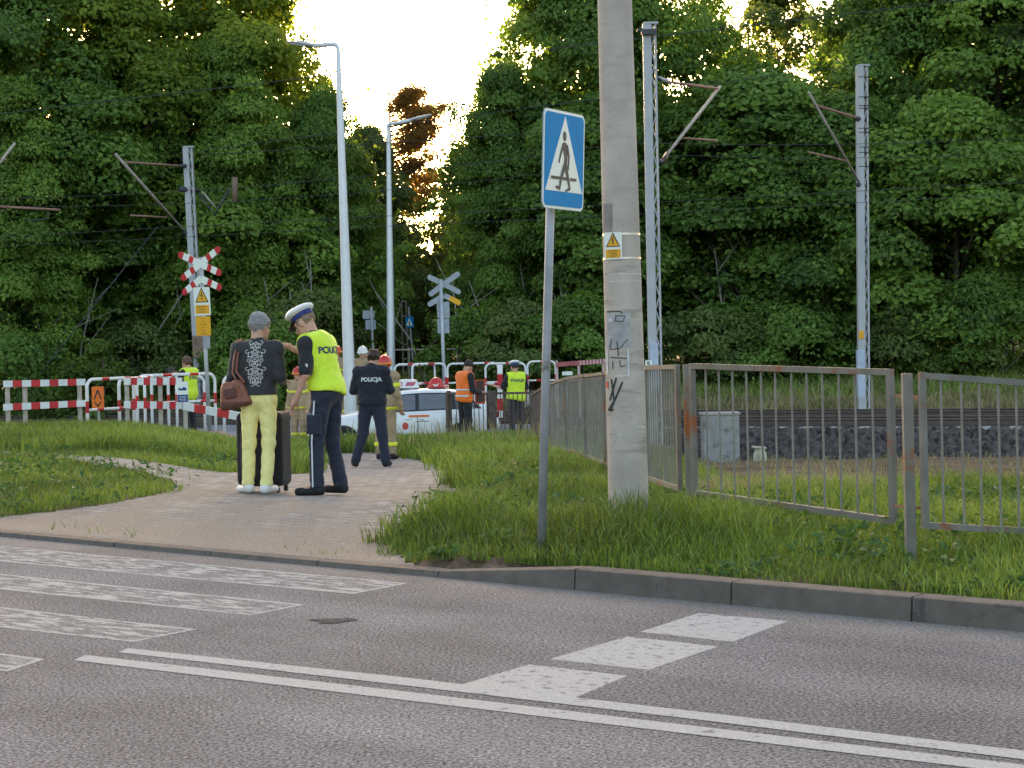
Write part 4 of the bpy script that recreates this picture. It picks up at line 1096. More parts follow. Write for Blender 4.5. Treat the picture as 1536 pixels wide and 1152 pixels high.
# board fences -------------------------------------------------------------------------------
def boards(px0, px1, rows, D0, D1, posts, label, nstripe, mats, name='board_barrier'):
    a, c = P(px0, rows[0][0], D0), P(px1, rows[0][1], D1)
    t = thing(name, label, 'barrier', ((a.x + c.x) / 2, (a.y + c.y) / 2, gz((a.x + c.x) / 2, (a.y + c.y) / 2)), 0, 'red and white boards beside the crossing')
    for ya, yb, hpx in rows:
        a, c = P(px0, ya, D0), P(px1, yb, D1); b = MB(); h_ = hpx / F * D0
        for k in range(nstripe):
            b.beam(a.lerp(c, k / nstripe), a.lerp(c, (k + 1) / nstripe), .03, h_, k % 2)
        b.build('board', mats, t)
    for px in posts:
        f = (px - px0) / (px1 - px0); D = D0 + (D1 - D0) * f; q = P(px, rows[0][0] + (rows[0][1] - rows[0][0]) * f, D + .06)
        b = MB(); b.box((q.x, q.y, (q.z + gz(q.x, q.y) - .2) / 2), (.075, .05, q.z - gz(q.x, q.y) + .2)); b.build('post', mat('bleached_wood_post', (.40, .34, .28), .85, var=.2, vs=8), t)
    return t
M_bw = mat('board_white', (.66, .66, .64), .5, var=.08, dirt=(.40, .30, .22), dirt_s=4, dirt_t=.66); M_br = mat('board_red', (.50, .02, .025), .5, var=.15)
boards(5, 128, [(576, 573, 10), (611, 605, 10)], 34, 34.6, (11, 37, 119), 'two long red and white boards on wooden posts, at the far left', 9, [M_bw, M_br])
boards(186, 273, [(572, 572, 11), (607, 608, 11)], 35.2, 35.6, (190, 240), 'two short red and white boards on posts, left of the blue and white notice', 9, [M_bw, M_br])
boards(275, 362, [(609, 625, 12)], 35.0, 34.0, (278,), 'single slanting red and white board pointing to the woman with the handbag', 5, [M_bw, M_br])
# frame with the notice
q = P(274, 575, 35.3); t = thing('notice_board', 'small blue and white notice on the post between the boards', 'notice', (q.x, q.y, gz(q.x, q.y)))
ax, ay, nz = dirs(0); c = P(274, 588, 35.2)
b = MB(); b.prism(rrect(.21, .39, .01, 2), c, ax, ay, .01); b.build('plate', [M_signw], t)
b = MB(); b.prism([(-.1, -.19), (.1, -.19), (.1, -.05), (-.1, -.05)], c + nz * .011, ax, ay, .002); b.prism([(-.075, .03), (.075, .03), (.075, .075), (.02, .10), (-.02, .06), (-.075, .09)], c + nz * .011, ax, ay, .002)
b.build('blue_print', [mat('notice_blue', (.02, .05, .16), .5)], t)
b = MB()
for i, s_ in enumerate(['UWAGA', 'POCIĄG']): vs, fs = text_mesh(s_, .045, c + nz * .0135 + ay * (-.095 - .05 * i), ax, ay, .0006, sx=.8); b.add(vs, fs)
b.build('lettering', [M_signw], t)
b = MB(); q0 = P(276, 560, 35.25); b.box((q0.x, 35.27, (c.z + .2 + gz(q0.x, 35.27)) / 2 - .1), (.05, .05, c.z + .4 - gz(q0.x, 35.27))); b.build('post', [M_galv], t)

# orange detour board
c = P(147, 597, 35.9); t = thing('detour_board', 'orange board with black angle marks hanging left of the tube barriers', 'road sign', (c.x, c.y, gz(c.x, c.y)))
ax, ay, nz = dirs(R(8)); b = MB(); b.prism(rrect(.24, .44, .015, 2), c, ax, ay, .012); b.build('plate', [M_org], t)
b = MB(); oo = c + nz * .013
stroke(b, [(-.07, -.02), (0, .15), (.07, -.02)], [.014, .016, .014]); stroke(b, [(-.06, -.08), (.0, -.16), (.065, -.07)], [.010, .016, .010]); b.build('marks', [M_signk], t)
b = MB(); b.box((c.x, c.y + .04, (c.z + gz(c.x, c.y)) / 2), (.04, .04, c.z - gz(c.x, c.y) + .3)); b.build('post', [M_galv], t)

# St Andrew's crosses ---------------------------------------------------------------------------
def arm(m, o, ax, ay, p, q, w, segs, nz, off, cols):
    p, q = Vector(p), Vector(q); d = (q - p).normalized(); n = Vector((-d.y, d.x)); L = (q - p).length; x = 0
    for (f0, f1), col in zip(segs, cols):
        a, c = p + d * (L * f0), p + d * (L * f1)
        poly = [tuple(a + n * w / 2), tuple(a - n * w / 2)]
        if f1 >= .999:
            for k in range(0, 7): an = -math.pi / 2 + math.pi * k / 6; poly.append(tuple(c - d * w * .4 + d * w * .45 * math.cos(an) + n * w / 2 * math.sin(an)))
        else: poly += [tuple(c - n * w / 2), tuple(c + n * w / 2)]
        m.prism(poly, o + nz * off, ax, ay, .008, col)
DX = 37.0; s_ = DX / F
bb = P(316, 657, DX); bb.z = gz(bb.x, bb.y)
t = thing('level_crossing_sign', 'red and white double crossing cross with yellow electricity plates, in front of the left mast', 'railway sign', bb)
pt = P(301, 386, DX); b = MB(); b.tube([bb - Vector((0, 0, .2)), pt], .04, 0, 12); b.build('post', [M_galv], t, smooth=True)
yw = R(28); ax, ay, nz = dirs(yw); cf = math.cos(yw)
ay = (pt - bb).normalized(); nz = ax.cross(ay).normalized()
def cross_parts(t, px_c, py_c, ends, chev_c, chev_ends, D, cols, cols2=None, w=.135, back=False):
    c = P(px_c, py_c, D - (.05 if not back else -.05)); sp_ = D / F
    def loc(px, py): v = P(px, py, D) - P(px_c, py_c, D); return ((v.x) / ax.x, v.z)
    seg = [(0, .33), (.33, .52), (.52, .78), (.78, 1)]
    b = MB()
    for k, (x, y) in enumerate(ends): arm(b, c, ax, ay, (0, 0), loc(x, y), w, seg, nz, .0007 * k, cols)
    b.build('cross', [M_signw, M_red, M_grey, M_yel], t)
    b = MB(); cc = loc(*chev_c)
    for k, (x, y) in enumerate(chev_ends): arm(b, c, ax, ay, cc, loc(x, y), w, seg, nz, .0007 * k + .003, (cols2 or [cols, cols])[k])
    b.build('chevron', [M_signw, M_red, M_grey, M_yel], t)
cross_parts(t, 301, 396, [(265, 380), (333, 373), (269, 418), (334, 411)], (301, 418), [(270, 440), (334, 433)], DX, [0, 1, 0, 1])
c = P(303, 452, DX - .06); warn_plate(t, c, .40, .56, ax, ay, 'tri', ['Nie dotykać!', 'Urządzenie', 'elektryczne'])
c = P(305, 489, DX - .06); warn_plate(t, c, .36, .38, ax, ay, 'txt', ['UWAGA', 'NA', 'PRZEWODY', 'W. N.', 'GROZI', 'ŚMIERĆ'], .09)
b = MB(); c = P(310, 513, DX - .06); b.prism(rrect(.17, .26, .01, 2), c, ax, ay, .01); b.build('number_plate', [M_grey], t)

DX = 57.0
bb = P(667, 575, DX); bb.z = gz(bb.x, bb.y)
t = thing('level_crossing_sign', 'crossing cross seen from its grey back, one arm orange, beyond the tracks', 'railway sign', bb)
pt = P(661, 419, DX); b = MB(); b.tube([bb - Vector((0, 0, .2)), pt], .055, 0, 12); b.build('post', [M_galv], t, smooth=True)
ax, ay, nz = dirs(R(-20)); ay = (pt - bb).normalized(); nz = ax.cross(ay).normalized()
cross_parts(t, 666, 426, [(642, 415), (689, 409), (644, 443), (690, 439)], (666, 443), [(642, 458), (690, 455)], DX, [2, 2, 2, 2], [[2, 2, 2, 2], [2, 3, 3, 3]], .16, True)
b = MB(); b.prism(rrect(.40, .50, .03, 3), P(665, 465, DX + .06), ax, ay, .01); b.prism(rrect(.38, .44, .03, 3), P(665, 489, DX + .06), ax, ay, .01); b.build('plate', [M_grey], t)

# street lamps -----------------------------------------------------------------------------------
def lamp(pxb, D, pxt, pyt, armpts, headpts, label, r0, r1):
    g_ = P(pxb, 600, D); b0 = Vector((g_.x, D, gz(g_.x, D))); tp = P(pxt, pyt, D)
    t = thing('street_lamp', label, 'street lamp', b0)
    b = MB(); d = tp - b0; f0 = .0
    pts = [b0 - Vector((0, 0, .1)) + d * f for f in np.linspace(0, .985, 12)]
    pts += [P(x, y, D) for x, y in armpts]
    rs = list(np.linspace(r0, r1, 12)) + [r1 * .85] * len(armpts)
    b.tube(pts, r0, 0, 14, rs=rs); b.build('pole', M_lamp, t, smooth=True)
    a, c = P(*headpts[0], D), P(*headpts[1], D); dd = c - a; L = dd.length; dd.normalize(); up = Vector((0, 0, 1)); sd_ = dd.cross(up).normalized(); up = sd_.cross(dd)
    b = MB(); sec = [(0, .05, .05), (.12, .09, .07), (.4, .15, .075), (.8, .15, .05), (1, .05, .02)]; vs = []
    for f, w_, h_ in sec:
        for k in range(10): an = 6.2832 * k / 10; vs.append(a + dd * (L * f) + sd_ * (w_ * math.cos(an)) + up * (h_ * math.sin(an) * (.9 if math.sin(an) > 0 else .45)))
    b.add(vs, [(i * 10 + k, i * 10 + (k + 1) % 10, (i + 1) * 10 + (k + 1) % 10, (i + 1) * 10 + k) for i in range(4) for k in range(10)] + [tuple(range(10)), tuple(range(40, 50))])
    b.build('lamp_head', M_galv, t, smooth=True)
    b = MB(); b.beam(a.lerp(c, .35) - up * .04, a.lerp(c, .85) - up * .03, .16, .02); b.build('lens', mat('lamp_glass', (.55, .56, .55), .15, var=.02), t)
    b = MB(); b.box(b0 + Vector((0, -.0, 1.1)) - Vector((0, r0 * .93, 0)), (.10, .03, .40)); b.build('service_door', M_lamp, t)
lamp(526, 46.0, 507.5, 82, [(507, 72), (505, 68.5), (502, 66.5), (497, 66.5), (470, 69)], [(472, 69), (429, 63)], 'tall white street lamp with its arm to the left, nearer of the two', .17, .07)
lamp(587, 62.0, 582.5, 190, [(582.3, 187), (584, 186), (600, 183.5), (618, 180)], [(614, 181), (648, 172)], 'white street lamp with its arm to the right, farther of the two', .155, .07)

# catenary masts -----------------------------------------------------------------------------------
M_arm = mat('rusty_tube', (.30, .17, .12), .7, .2, var=.3, vs=7); M_ins = mat('insulator_brown', (.07, .035, .025), .3); M_armg = mat('galvanised_tube', (.38, .33, .28), .6, .2, var=.2)
def mast(pxt, pyt, pxb, D, label, w=.34, grp='lattice masts of the railway line', base_z=None):
    tp = P(pxt, pyt, D); bx = P(pxb, 610, D).x; z0 = gz(bx, D) if base_z is None else base_z
    b0 = Vector((bx, D, z0)); t = thing('catenary_mast', label, 'railway mast', b0, 0, grp)
    ax = (tp - b0).normalized(); sx = Vector((1, 0, 0)); 
    b = MB(); b.beam(b0 - sx * .05 - ax * .3, tp - sx * .05, .19, .24, 0, up=Vector((0, 1, 0)))
    b.build('channel', M_mast, t)
    b = MB(); o1 = sx * .145
    b.beam(b0 + o1 - ax * .3, tp + o1, .045, .20, 0, up=Vector((0, 1, 0))); b.build('angle_bar', M_mast, t)
    b = MB(); H_ = (tp - b0).length; n = int(H_ / .30); yy = (-.09, .09)
    for y_ in yy:
        for k in range(n):
            a = b0 + ax * (H_ * k / n) + sx * (.04 if k % 2 else .13); c = b0 + ax * (H_ * (k + 1) / n) + sx * (.13 if k % 2 else .04)
            b.beam(a + Vector((0, y_, 0)), c + Vector((0, y_, 0)), .022, .012, 0, up=Vector((0, 1, 0)))
    b.build('lacing', M_mast, t)
    b = MB(); b.box(tp + sx * .05 + Vector((0, 0, .01)), (.33, .27, .05)); b.build('cap', M_mast, t)
    b = MB(); b.box(b0 + sx * .06 + Vector((0, 0, .02)), (.62, .6, .28)); b.build('footing', M_conc, t)
    return t
def cant(t, segs, D0, D1, px0, px1):
    """bracket tubes given as picture points; depth follows the bracket across the track"""
    def q(p): f = (p[0] - px0) / (px1 - px0); return P(p[0], p[1], D0 + (D1 - D0) * f)
    for nme, pts, r, m in segs:
        b = MB(); b.tube([q(p) for p in pts], r, 0, 8); b.build(nme, m, t, smooth=True)
tM = mast(973, 36, 983, 43.5, 'tall pale lattice mast close right of the concrete pole')
cant(tM, [('bracket_tube', [(1003, 123), (1078, 133)], .035, M_arm), ('stay_tube', [(1080, 130), (999, 234)], .04, M_armg), ('steady_arm', [(1024, 207), (1076, 211)], .025, M_arm),
          ('insulator', [(988, 117), (1004, 123)], .05, M_galv), ('insulator', [(993, 244), (1001, 231)], .06, M_ins), ('clamp', [(984, 118), (990, 118)], .05, M_dark), ('clamp', [(986, 242), (996, 243)], .05, M_dark)], 43.5, 46.7, 985, 1078)
b = MB(); c = P(973, 48, 43.3); b.box(c, (.34, .12, .12)); b.box(c + Vector((-.2, 0, .05)), (.14, .1, .06)); b.build('earth_clamp', M_dark, tM)
b = MB(); c = P(986, 550, 43.4); b.box(c + Vector((-.075, 0, .0)), (.195, .245, 1.1)); b.build('painted_foot', mat('pale_blue_grey_paint', (.42, .47, .56), .6), tM)
tR = mast(1292, 99, 1295, 51.5, 'pale lattice mast beyond the tracks, standing alone on the right')
cant(tR, [('bracket_tube', [(1286, 177), (1222, 157)], .035, M_arm), ('stay_tube', [(1213, 138), (1290, 276)], .035, M_armg), ('steady_arm', [(1268, 241), (1212, 228)], .028, M_arm),
          ('clamp', [(1284, 178), (1297, 178)], .07, M_dark), ('clamp', [(1287, 277), (1299, 277)], .07, M_dark)], 51.5, 48.2, 1290, 1215)
b = MB()
for py in (116, 146, 159, 163, 193, 199, 221, 229, 250):
    c = P(1295, py, 51.5); b.box(c, (.31, .26, .02))
b.build('strap', M_dark, tR)
b = MB(); c = P(1293, 502, 51.36); b.box(c + Vector((-.02, 0, 0)), (.14, .02, .22)); b.build('number_plate', M_yel, tR)
b = MB(); c = P(1291, 560, 51.5); b.box(c, (.195, .245, 1.3)); b.build('painted_foot', mat('pale_blue_grey_paint', (.42, .47, .56), .6), tR)
tL = mast(281, 221, 301, 63.0, 'pale lattice mast on the left, behind the crossing cross', base_z=-.6)
cant(tL, [('bracket_tube', [(273, 249), (188, 243)], .035, M_arm), ('stay_tube', [(173, 231), (276, 346)], .045, M_armg), ('steady_arm', [(250, 326), (196, 323)], .03, M_arm),
          ('clamp', [(270, 249), (286, 249)], .07, M_dark), ('clamp', [(270, 284), (296, 285)], .09, M_dark), ('clamp', [(276, 349), (290, 349)], .07, M_dark)], 63, 59.5, 281, 175)
cant(tL, [('line_bracket', [(298, 290), (322, 322), (344, 284)], .04, M_dark), ('line_bracket', [(303, 287), (324, 312)], .03, M_armg), ('weight', [(352, 266), (352, 303)], .10, mat('weight_brown', (.19, .13, .09), .8))], 63, 63, 281, 350)
b = MB(); c = P(300, 520, 62.7); b.box(c + Vector((.05, 0, 0)), (.55, .3, .75)); b.build('switch_box', mat('rusty_box', (.26, .17, .12), .8, var=.3), tL)
# mast just outside the left edge, its brackets reach into the frame
tE = mast(-70, 60, -60, 52.0, 'lattice mast cut off by the left edge, only its rusty brackets in view')
cant(tE, [('stay_tube', [(-62, 322), (22, 215)], .04, M_armg), ('bracket_tube', [(-62, 232), (10, 240)], .035, M_arm), ('steady_arm', [(-20, 309), (90, 315)], .035, M_arm), ('dropper', [(72, 314), (72, 328), (40, 332)], .018, M_dark)], 52, 55, -66, 90)

# overhead wires
def wire(label, pts, sag=0.0, r=.007, grp='overhead wires of the railway'):
    q = []
    for a, c in zip(pts, pts[1:]):
        for f in np.linspace(0, 1, 14, endpoint=False): p = Vector(a).lerp(Vector(c), f); p.z -= sag * 4 * f * (1 - f); q.append(p)
    q.append(Vector(pts[-1])); b = MB(); b.tube(q, r, 0, 5)
    o = b.build('overhead_wire', M_dark, None, smooth=True, origin=q[0]); tag(o, label, 'wire', grp)
def tw(s, w, z): p = trk(s, w, 0); p.z = z; return p
for w, dn, zo in ((.72, 'nearer track', 0), (4.72, 'farther track', 0)):
    wire('lower contact wire hanging over the %s' % dn, [tw(-24, w, 4.85), tw(-6.5, w, 4.85), tw(11, w, 4.85), tw(26, w, 4.85)], .02)
    wire('upper carrying wire sagging over the %s' % dn, [tw(-24, w, 6.4), tw(3, w, 6.35), tw(26, w, 6.4)], .55)
wire('highest thin power line crossing the open patch of sky', [P(-60, 178, 58), P(1700, -30, 58)], 0, .014, 'power lines')
wire('thin line in the lower part of the sky gap beside the farther lamp', [P(300, 226, 60), P(1300, 96, 60)], 0, .010, 'power lines')
wire('lowest thin line across the sky gap', [P(300, 233, 61), P(900, 193, 61)], 0, .010, 'power lines')
wire('slanting guy wire from the left mast down to the ground at the left', [P(236, 340, 60), P(60, 560, 58)], 0, .016, 'guy wires')

# small far things ------------------------------------------------------------------------------------
t = thing('lattice_post', 'thin dark lattice post beyond the crossing, left of the small blue sign', 'railway mast', (P(610, 560, 72).x, 72, gz(P(610, 560, 72).x, 72)))
b = MB(); a0, a1 = P(605, 560, 72), P(602, 452, 72); c0, c1 = P(613, 560, 72), P(609, 452, 72); b.tube([a0, a1], .035, 0, 6); b.tube([c0, c1], .035, 0, 6)
for k in range(6): b.tube([a0.lerp(a1, k / 5), c0.lerp(c1, k / 5)], .03, 0, 6)
b.build('frame', M_armg, t)
t = thing('pedestrian_crossing_sign', 'tiny blue crossing sign on a thin post far beyond the tracks', 'road sign', (P(620, 560, 70).x, 70, gz(P(620, 560, 70).x, 70)))
b = MB(); b.tube([P(621, 562, 70), P(613, 460, 70)], .035, 0, 8); b.build('post', M_galv, t)
ax, ay, nz = dirs(0); c = P(614, 483, 69.9); b = MB(); b.prism(rrect(.30, .40, .02, 2), c, ax, ay, .01); b.build('plate', M_blue, t)
b = MB(); b.prism([(-.12, -.13), (.12, -.13), (0, .15)], c + nz * .011, ax, ay, .003); b.build('white_triangle', M_signw, t)
b = MB(); b.prism([(-.02, -.12), (.03, -.12), (.02, .03), (-.02, .03)], c + nz * .0145, ax, ay, .002); b.build('walking_figure', M_signk, t)
t = thing('road_sign', 'grey sign backs on a post right of the nearer lamp, in the shade', 'road sign', (P(559, 560, 66).x, 66, gz(P(559, 560, 66).x, 66)))
b = MB(); b.tube([P(561, 562, 66), P(557, 460, 66)], .04, 0, 8); b.build('post', M_galv, t)
b = MB(); b.prism(rrect(.42, .30, .04, 3), P(553, 472, 66.1), ax, ay, .01); b.prism(rrect(.36, .34, .03, 3), P(556, 487, 66.1), ax, ay, .01); b.build('plate', M_grey, t)
# dim railing of the path beyond
t = thing('far_handrail', 'dim grey handrail in the shade behind the far tube barriers', 'railing', (P(690, 560, 64).x, 64, gz(P(690, 560, 64).x, 64)))
b = MB()
for y_ in (522, 546): b.tube([P(585, y_ + 3, 64), P(820, y_, 64)], .028, 0, 6)
for x_ in range(590, 820, 24): b.tube([P(x_, 521, 64), P(x_, 575, 64)], .028, 0, 6)
b.build('rail', M_armg, t)

# faded guard board right of the policeman
t = thing('guard_board', 'faded red striped board on pinkish posts, just left of the concrete pole', 'barrier', (P(870, 600, 50).x, 50, -.6))
b = MB(); c0, c1 = P(834, 547, 50), P(915, 541, 50); n = 16
for k in range(n): 
    if k < 7: continue
    b.beam(c0.lerp(c1, k / n), c0.lerp(c1, (k + .5) / n), .04, .12, 0); b.beam(c0.lerp(c1, (k + .5) / n), c0.lerp(c1, (k + 1) / n), .04, .12, 1)
b.beam(c0, c0.lerp(c1, 7 / n), .045, .12, 1)
M_pkr = mat('faded_red', (.36, .10, .10), .7, var=.2); M_pkw = mat('faded_pink', (.52, .36, .34), .7, var=.15)
b.build('board', [M_pkw, M_pkr], t)
b = MB()
for x_ in (835, 868, 905): p_ = P(x_, 541, 50.05); b.box((p_.x, p_.y, (p_.z - .9) / 2), (.07, .07, p_.z + .9))
b.build('post', M_pkw, t)
b = MB(); b.beam(P(835, 572, 50), P(915, 566, 50), .04, .05); b.build('lower_rail', M_pkw, t)
b = MB(); ax, ay, nz = dirs(0); b.prism(rrect(.28, .10, .01, 2), P(851, 560, 49.9), ax, ay, .01); b.build('plate', M_signw, t)
# kilometre plate with a 5
c = P(973, 547, 42.6); t = thing('distance_marker', 'small white plate with the figure 5 beside the middle mast', 'marker', (c.x, c.y, gz(c.x, c.y)))
b = MB(); b.prism(rrect(.16, .20, .01, 2), c, ax, ay, .01); b.build('plate', M_signw, t)
b = MB(); vs, fs = text_mesh('5', .17, c + nz * .011, ax, ay, .001, bold=.004); b.add(vs, fs); b.build('figure', M_signk, t)
b = MB(); b.box((c.x, c.y + .03, (c.z + gz(c.x, c.y)) / 2), (.04, .04, c.z - gz(c.x, c.y) + .2)); b.build('post', M_galv, t)
# concrete cable cabinet
a = P(1080, 655, 41.3); z0 = gz(a.x, 41.3) - .1; t = thing('cable_cabinet', 'grey concrete cabinet at the foot of the ballast behind the railing', 'cabinet', (a.x, 41.3, z0))
M_cab = mat('cabinet_concrete', (.28, .27, .25), .9, var=.2, vs=5, bump=.3, dirt=(.16, .155, .15), dirt_s=4, dirt_t=.55)
zt_ = P(1080, 622, 41.3).z; b = MB(); b.box((a.x, 41.3, (z0 + zt_) / 2), (.80, .55, zt_ - z0)); b.build('body', M_cab, t, bevel=.015)
b = MB(); b.box((a.x, 41.3, zt_ + .03), (.86, .60, .055)); b.build('lid', M_conc, t, bevel=.01)
a = P(1140, 684, 41.0); z0 = gz(a.x, 41.0) - .03; t = thing('marker_stone', 'small cream coloured cracked stone box beside the grey cabinet', 'marker', (a.x, 41, z0))
b = MB(); b.lathe([(.16, 0), (.15, .22), (.12, .24), (.12, .30), (.10, .33), (0, .33)], (a.x, 41, z0), 4); b.build('body', mat('cream_stone', (.50, .46, .34), .9, var=.25, vs=8), t, bevel=.01)
b = MB(); b.box((a.x - .02, 41, z0 + .34), (.30, .24, .03), 0, Matrix.Rotation(R(6), 3, 'Y')); b.build('cap', mat('cream_stone', (.50, .46, .34), .9), t)
# black plank by the path and sand heap edge
a = P(338, 655, 34.2); b = MB(); b.beam(P(318, 650, 35.4), P(372, 672, 33.6), .34, .09); 
o = b.build('black_ramp', mat('black_plastic', (.02, .02, .022), .6, var=.3), None, origin=a); tag(o, 'black plastic ramp lying left of the woman with the handbag', 'ramp')
# grey boulders in the grass by the brown railing
M_stone = mat('grey_stone', (.14, .13, .115), .95, var=.3, vs=9, bump=.6, bs=20)
for i, (px, py, D, s_) in enumerate([(744, 655, 39.5, .34), (765, 668, 37.0, .42)]):
    c = P(px, py, D); b = MB(); rr = random.Random(i)
    prof = [(0.02, .5), (.45, .42), (.8, .15), (.95, -.2), (1.0, -.7)]
    b.lathe([(r_ * s_, z_ * s_) for r_, z_ in prof], c, 11)
    for v in b.v: v.x += rr.uniform(-.03, .03); v.z += rr.uniform(-.03, .03)
    o = b.build('boulder', M_stone, None, smooth=False, origin=c); tag(o, ['grey boulder at the foot of the brown railing', 'larger flat grey boulder in the grass before the brown railing'][i], 'boulder')
# ================================================================ PEOPLE AND VEHICLES (signed-distance modelling)
def vlen(a): return np.sqrt((a * a).sum(-1))
def rcone(p, a, b, ra, rb):
    a, b = np.array(a, float), np.array(b, float); ba = b - a; t = np.clip(((p - a) @ ba) / (ba @ ba + 1e-9), 0, 1)
    return vlen(p - a - t[..., None] * ba) - (ra + (rb - ra) * t)
def ell(p, c, r, M=None):
    q = p - np.array(c, float)
    if M is not None: q = q @ M
    r = np.array(r, float); k0 = vlen(q / r); k1 = vlen(q / (r * r)) + 1e-9
    return k0 * (k0 - 1) / k1
def rbox(p, c, h, r=.01, M=None):
    q = p - np.array(c, float)
    if M is not None: q = q @ M
    d = np.abs(q) - (np.array(h) - r)
    return vlen(np.maximum(d, 0)) + np.minimum(d.max(-1), 0) - r
def smin(a, b, k=.03):
    h = np.clip(.5 + .5 * (b - a) / k, 0, 1); return b + (a - b) * h - k * h * (1 - h)
def snets(f, lo, hi, h):
    lo = np.array(lo); n = np.ceil((np.array(hi) - lo) / h).astype(int) + 1
    g = [lo[i] + h * np.arange(n[i]) for i in range(3)]
    Pp = np.stack(np.meshgrid(*g, indexing='ij'), -1).astype(np.float32); D = f(Pp)
    s = D < 0
    nx, ny, nz_ = n - 1
    c = np.zeros((nx, ny, nz_), int)
    for i in (0, 1):
        for j in (0, 1):
            for k in (0, 1): c += s[i:nx + i, j:ny + j, k:nz_ + k]
    act = (c > 0) & (c < 8)
    idx = -np.ones(act.shape, int); idx[act] = np.arange(act.sum()); A = np.argwhere(act)
    acc = np.zeros((len(A), 3)); cnt = np.zeros(len(A))
    E = [((0, 0, 0), (1, 0, 0)), ((0, 1, 0), (1, 1, 0)), ((0, 0, 1), (1, 0, 1)), ((0, 1, 1), (1, 1, 1)), ((0, 0, 0), (0, 1, 0)), ((1, 0, 0), (1, 1, 0)), ((0, 0, 1), (0, 1, 1)), ((1, 0, 1), (1, 1, 1)),
         ((0, 0, 0), (0, 0, 1)), ((1, 0, 0), (1, 0, 1)), ((0, 1, 0), (0, 1, 1)), ((1, 1, 0), (1, 1, 1))]
    for a, b in E:
        ia, ib = A + a, A + b; da, db = D[tuple(ia.T)], D[tuple(ib.T)]; m = (da < 0) != (db < 0)
        t = np.where(m, da / (da - db + 1e-12), 0)[:, None]; acc += np.where(m[:, None], ia + (ib - ia) * t, 0); cnt += m
    V = lo + acc / cnt[:, None] * h
    Q = []
    for ax in range(3):
        sl = [slice(None)] * 3; sl2 = [slice(None)] * 3; sl[ax] = slice(0, -1); sl2[ax] = slice(1, None)
        a, b = s[tuple(sl)], s[tuple(sl2)]; ch = np.argwhere(a != b)
        o1, o2 = [(1, 2), (2, 0), (0, 1)][ax]; ch = ch[(ch[:, o1] > 0) & (ch[:, o2] > 0) & (ch[:, o1] < n[o1] - 1) & (ch[:, o2] < n[o2] - 1)]
        ins = a[tuple(ch.T)]
        def cid(d1, d2): q = ch.copy(); q[:, o1] -= d1; q[:, o2] -= d2; return idx[tuple(q.T)]
        q = np.stack([cid(1, 1), cid(0, 1), cid(0, 0), cid(1, 0)], 1); q[~ins] = q[~ins][:, ::-1]; Q.append(q)
    Q = np.concatenate(Q); Q = Q[(Q >= 0).all(1)]
    return V, Q
def sdf_part(name, f, lo, hi, h, mats, parent, matidx=None):
    V, Q = snets(f, lo, hi, h)
    mi = matidx(V[Q].mean(1)) if matidx else None
    return npmesh(name, V, Q, mats, parent, smooth=True, matidx=mi)
def fold(p, amp, s=1.0, ph=0.0):
    return amp * (np.sin(p[..., 2] * 46 * s + 6 * np.sin(p[..., 0] * 11 + ph) + ph) * .5 + np.sin(p[..., 2] * 23 * s + p[..., 0] * 31 + p[..., 1] * 17 + 2 * ph) * .5)
def eul(yaw=0, pitch=0, roll=0):
    """columns = head axes in body space; use p @ M to go to head space"""
    M = Matrix.Rotation(yaw, 3, 'Z') @ Matrix.Rotation(pitch, 3, 'X') @ Matrix.Rotation(roll, 3, 'Y'); return np.array(M)

SK = mat('skin', (.52, .29, .20), .6, var=.10, vs=12, spec=.35); M_eye = mat('eye_dark', (.02, .015, .012), .3); M_lip = mat('lip', (.40, .15, .12), .5)
def cloth(n, c, **k): return mat(n, c, k.pop('rough', .85), var=k.pop('var', .14), vs=k.pop('vs', 9), bump=k.pop('bump', .9), bs=k.pop('bs', 13), sheen=k.pop('sheen', .1), **k)

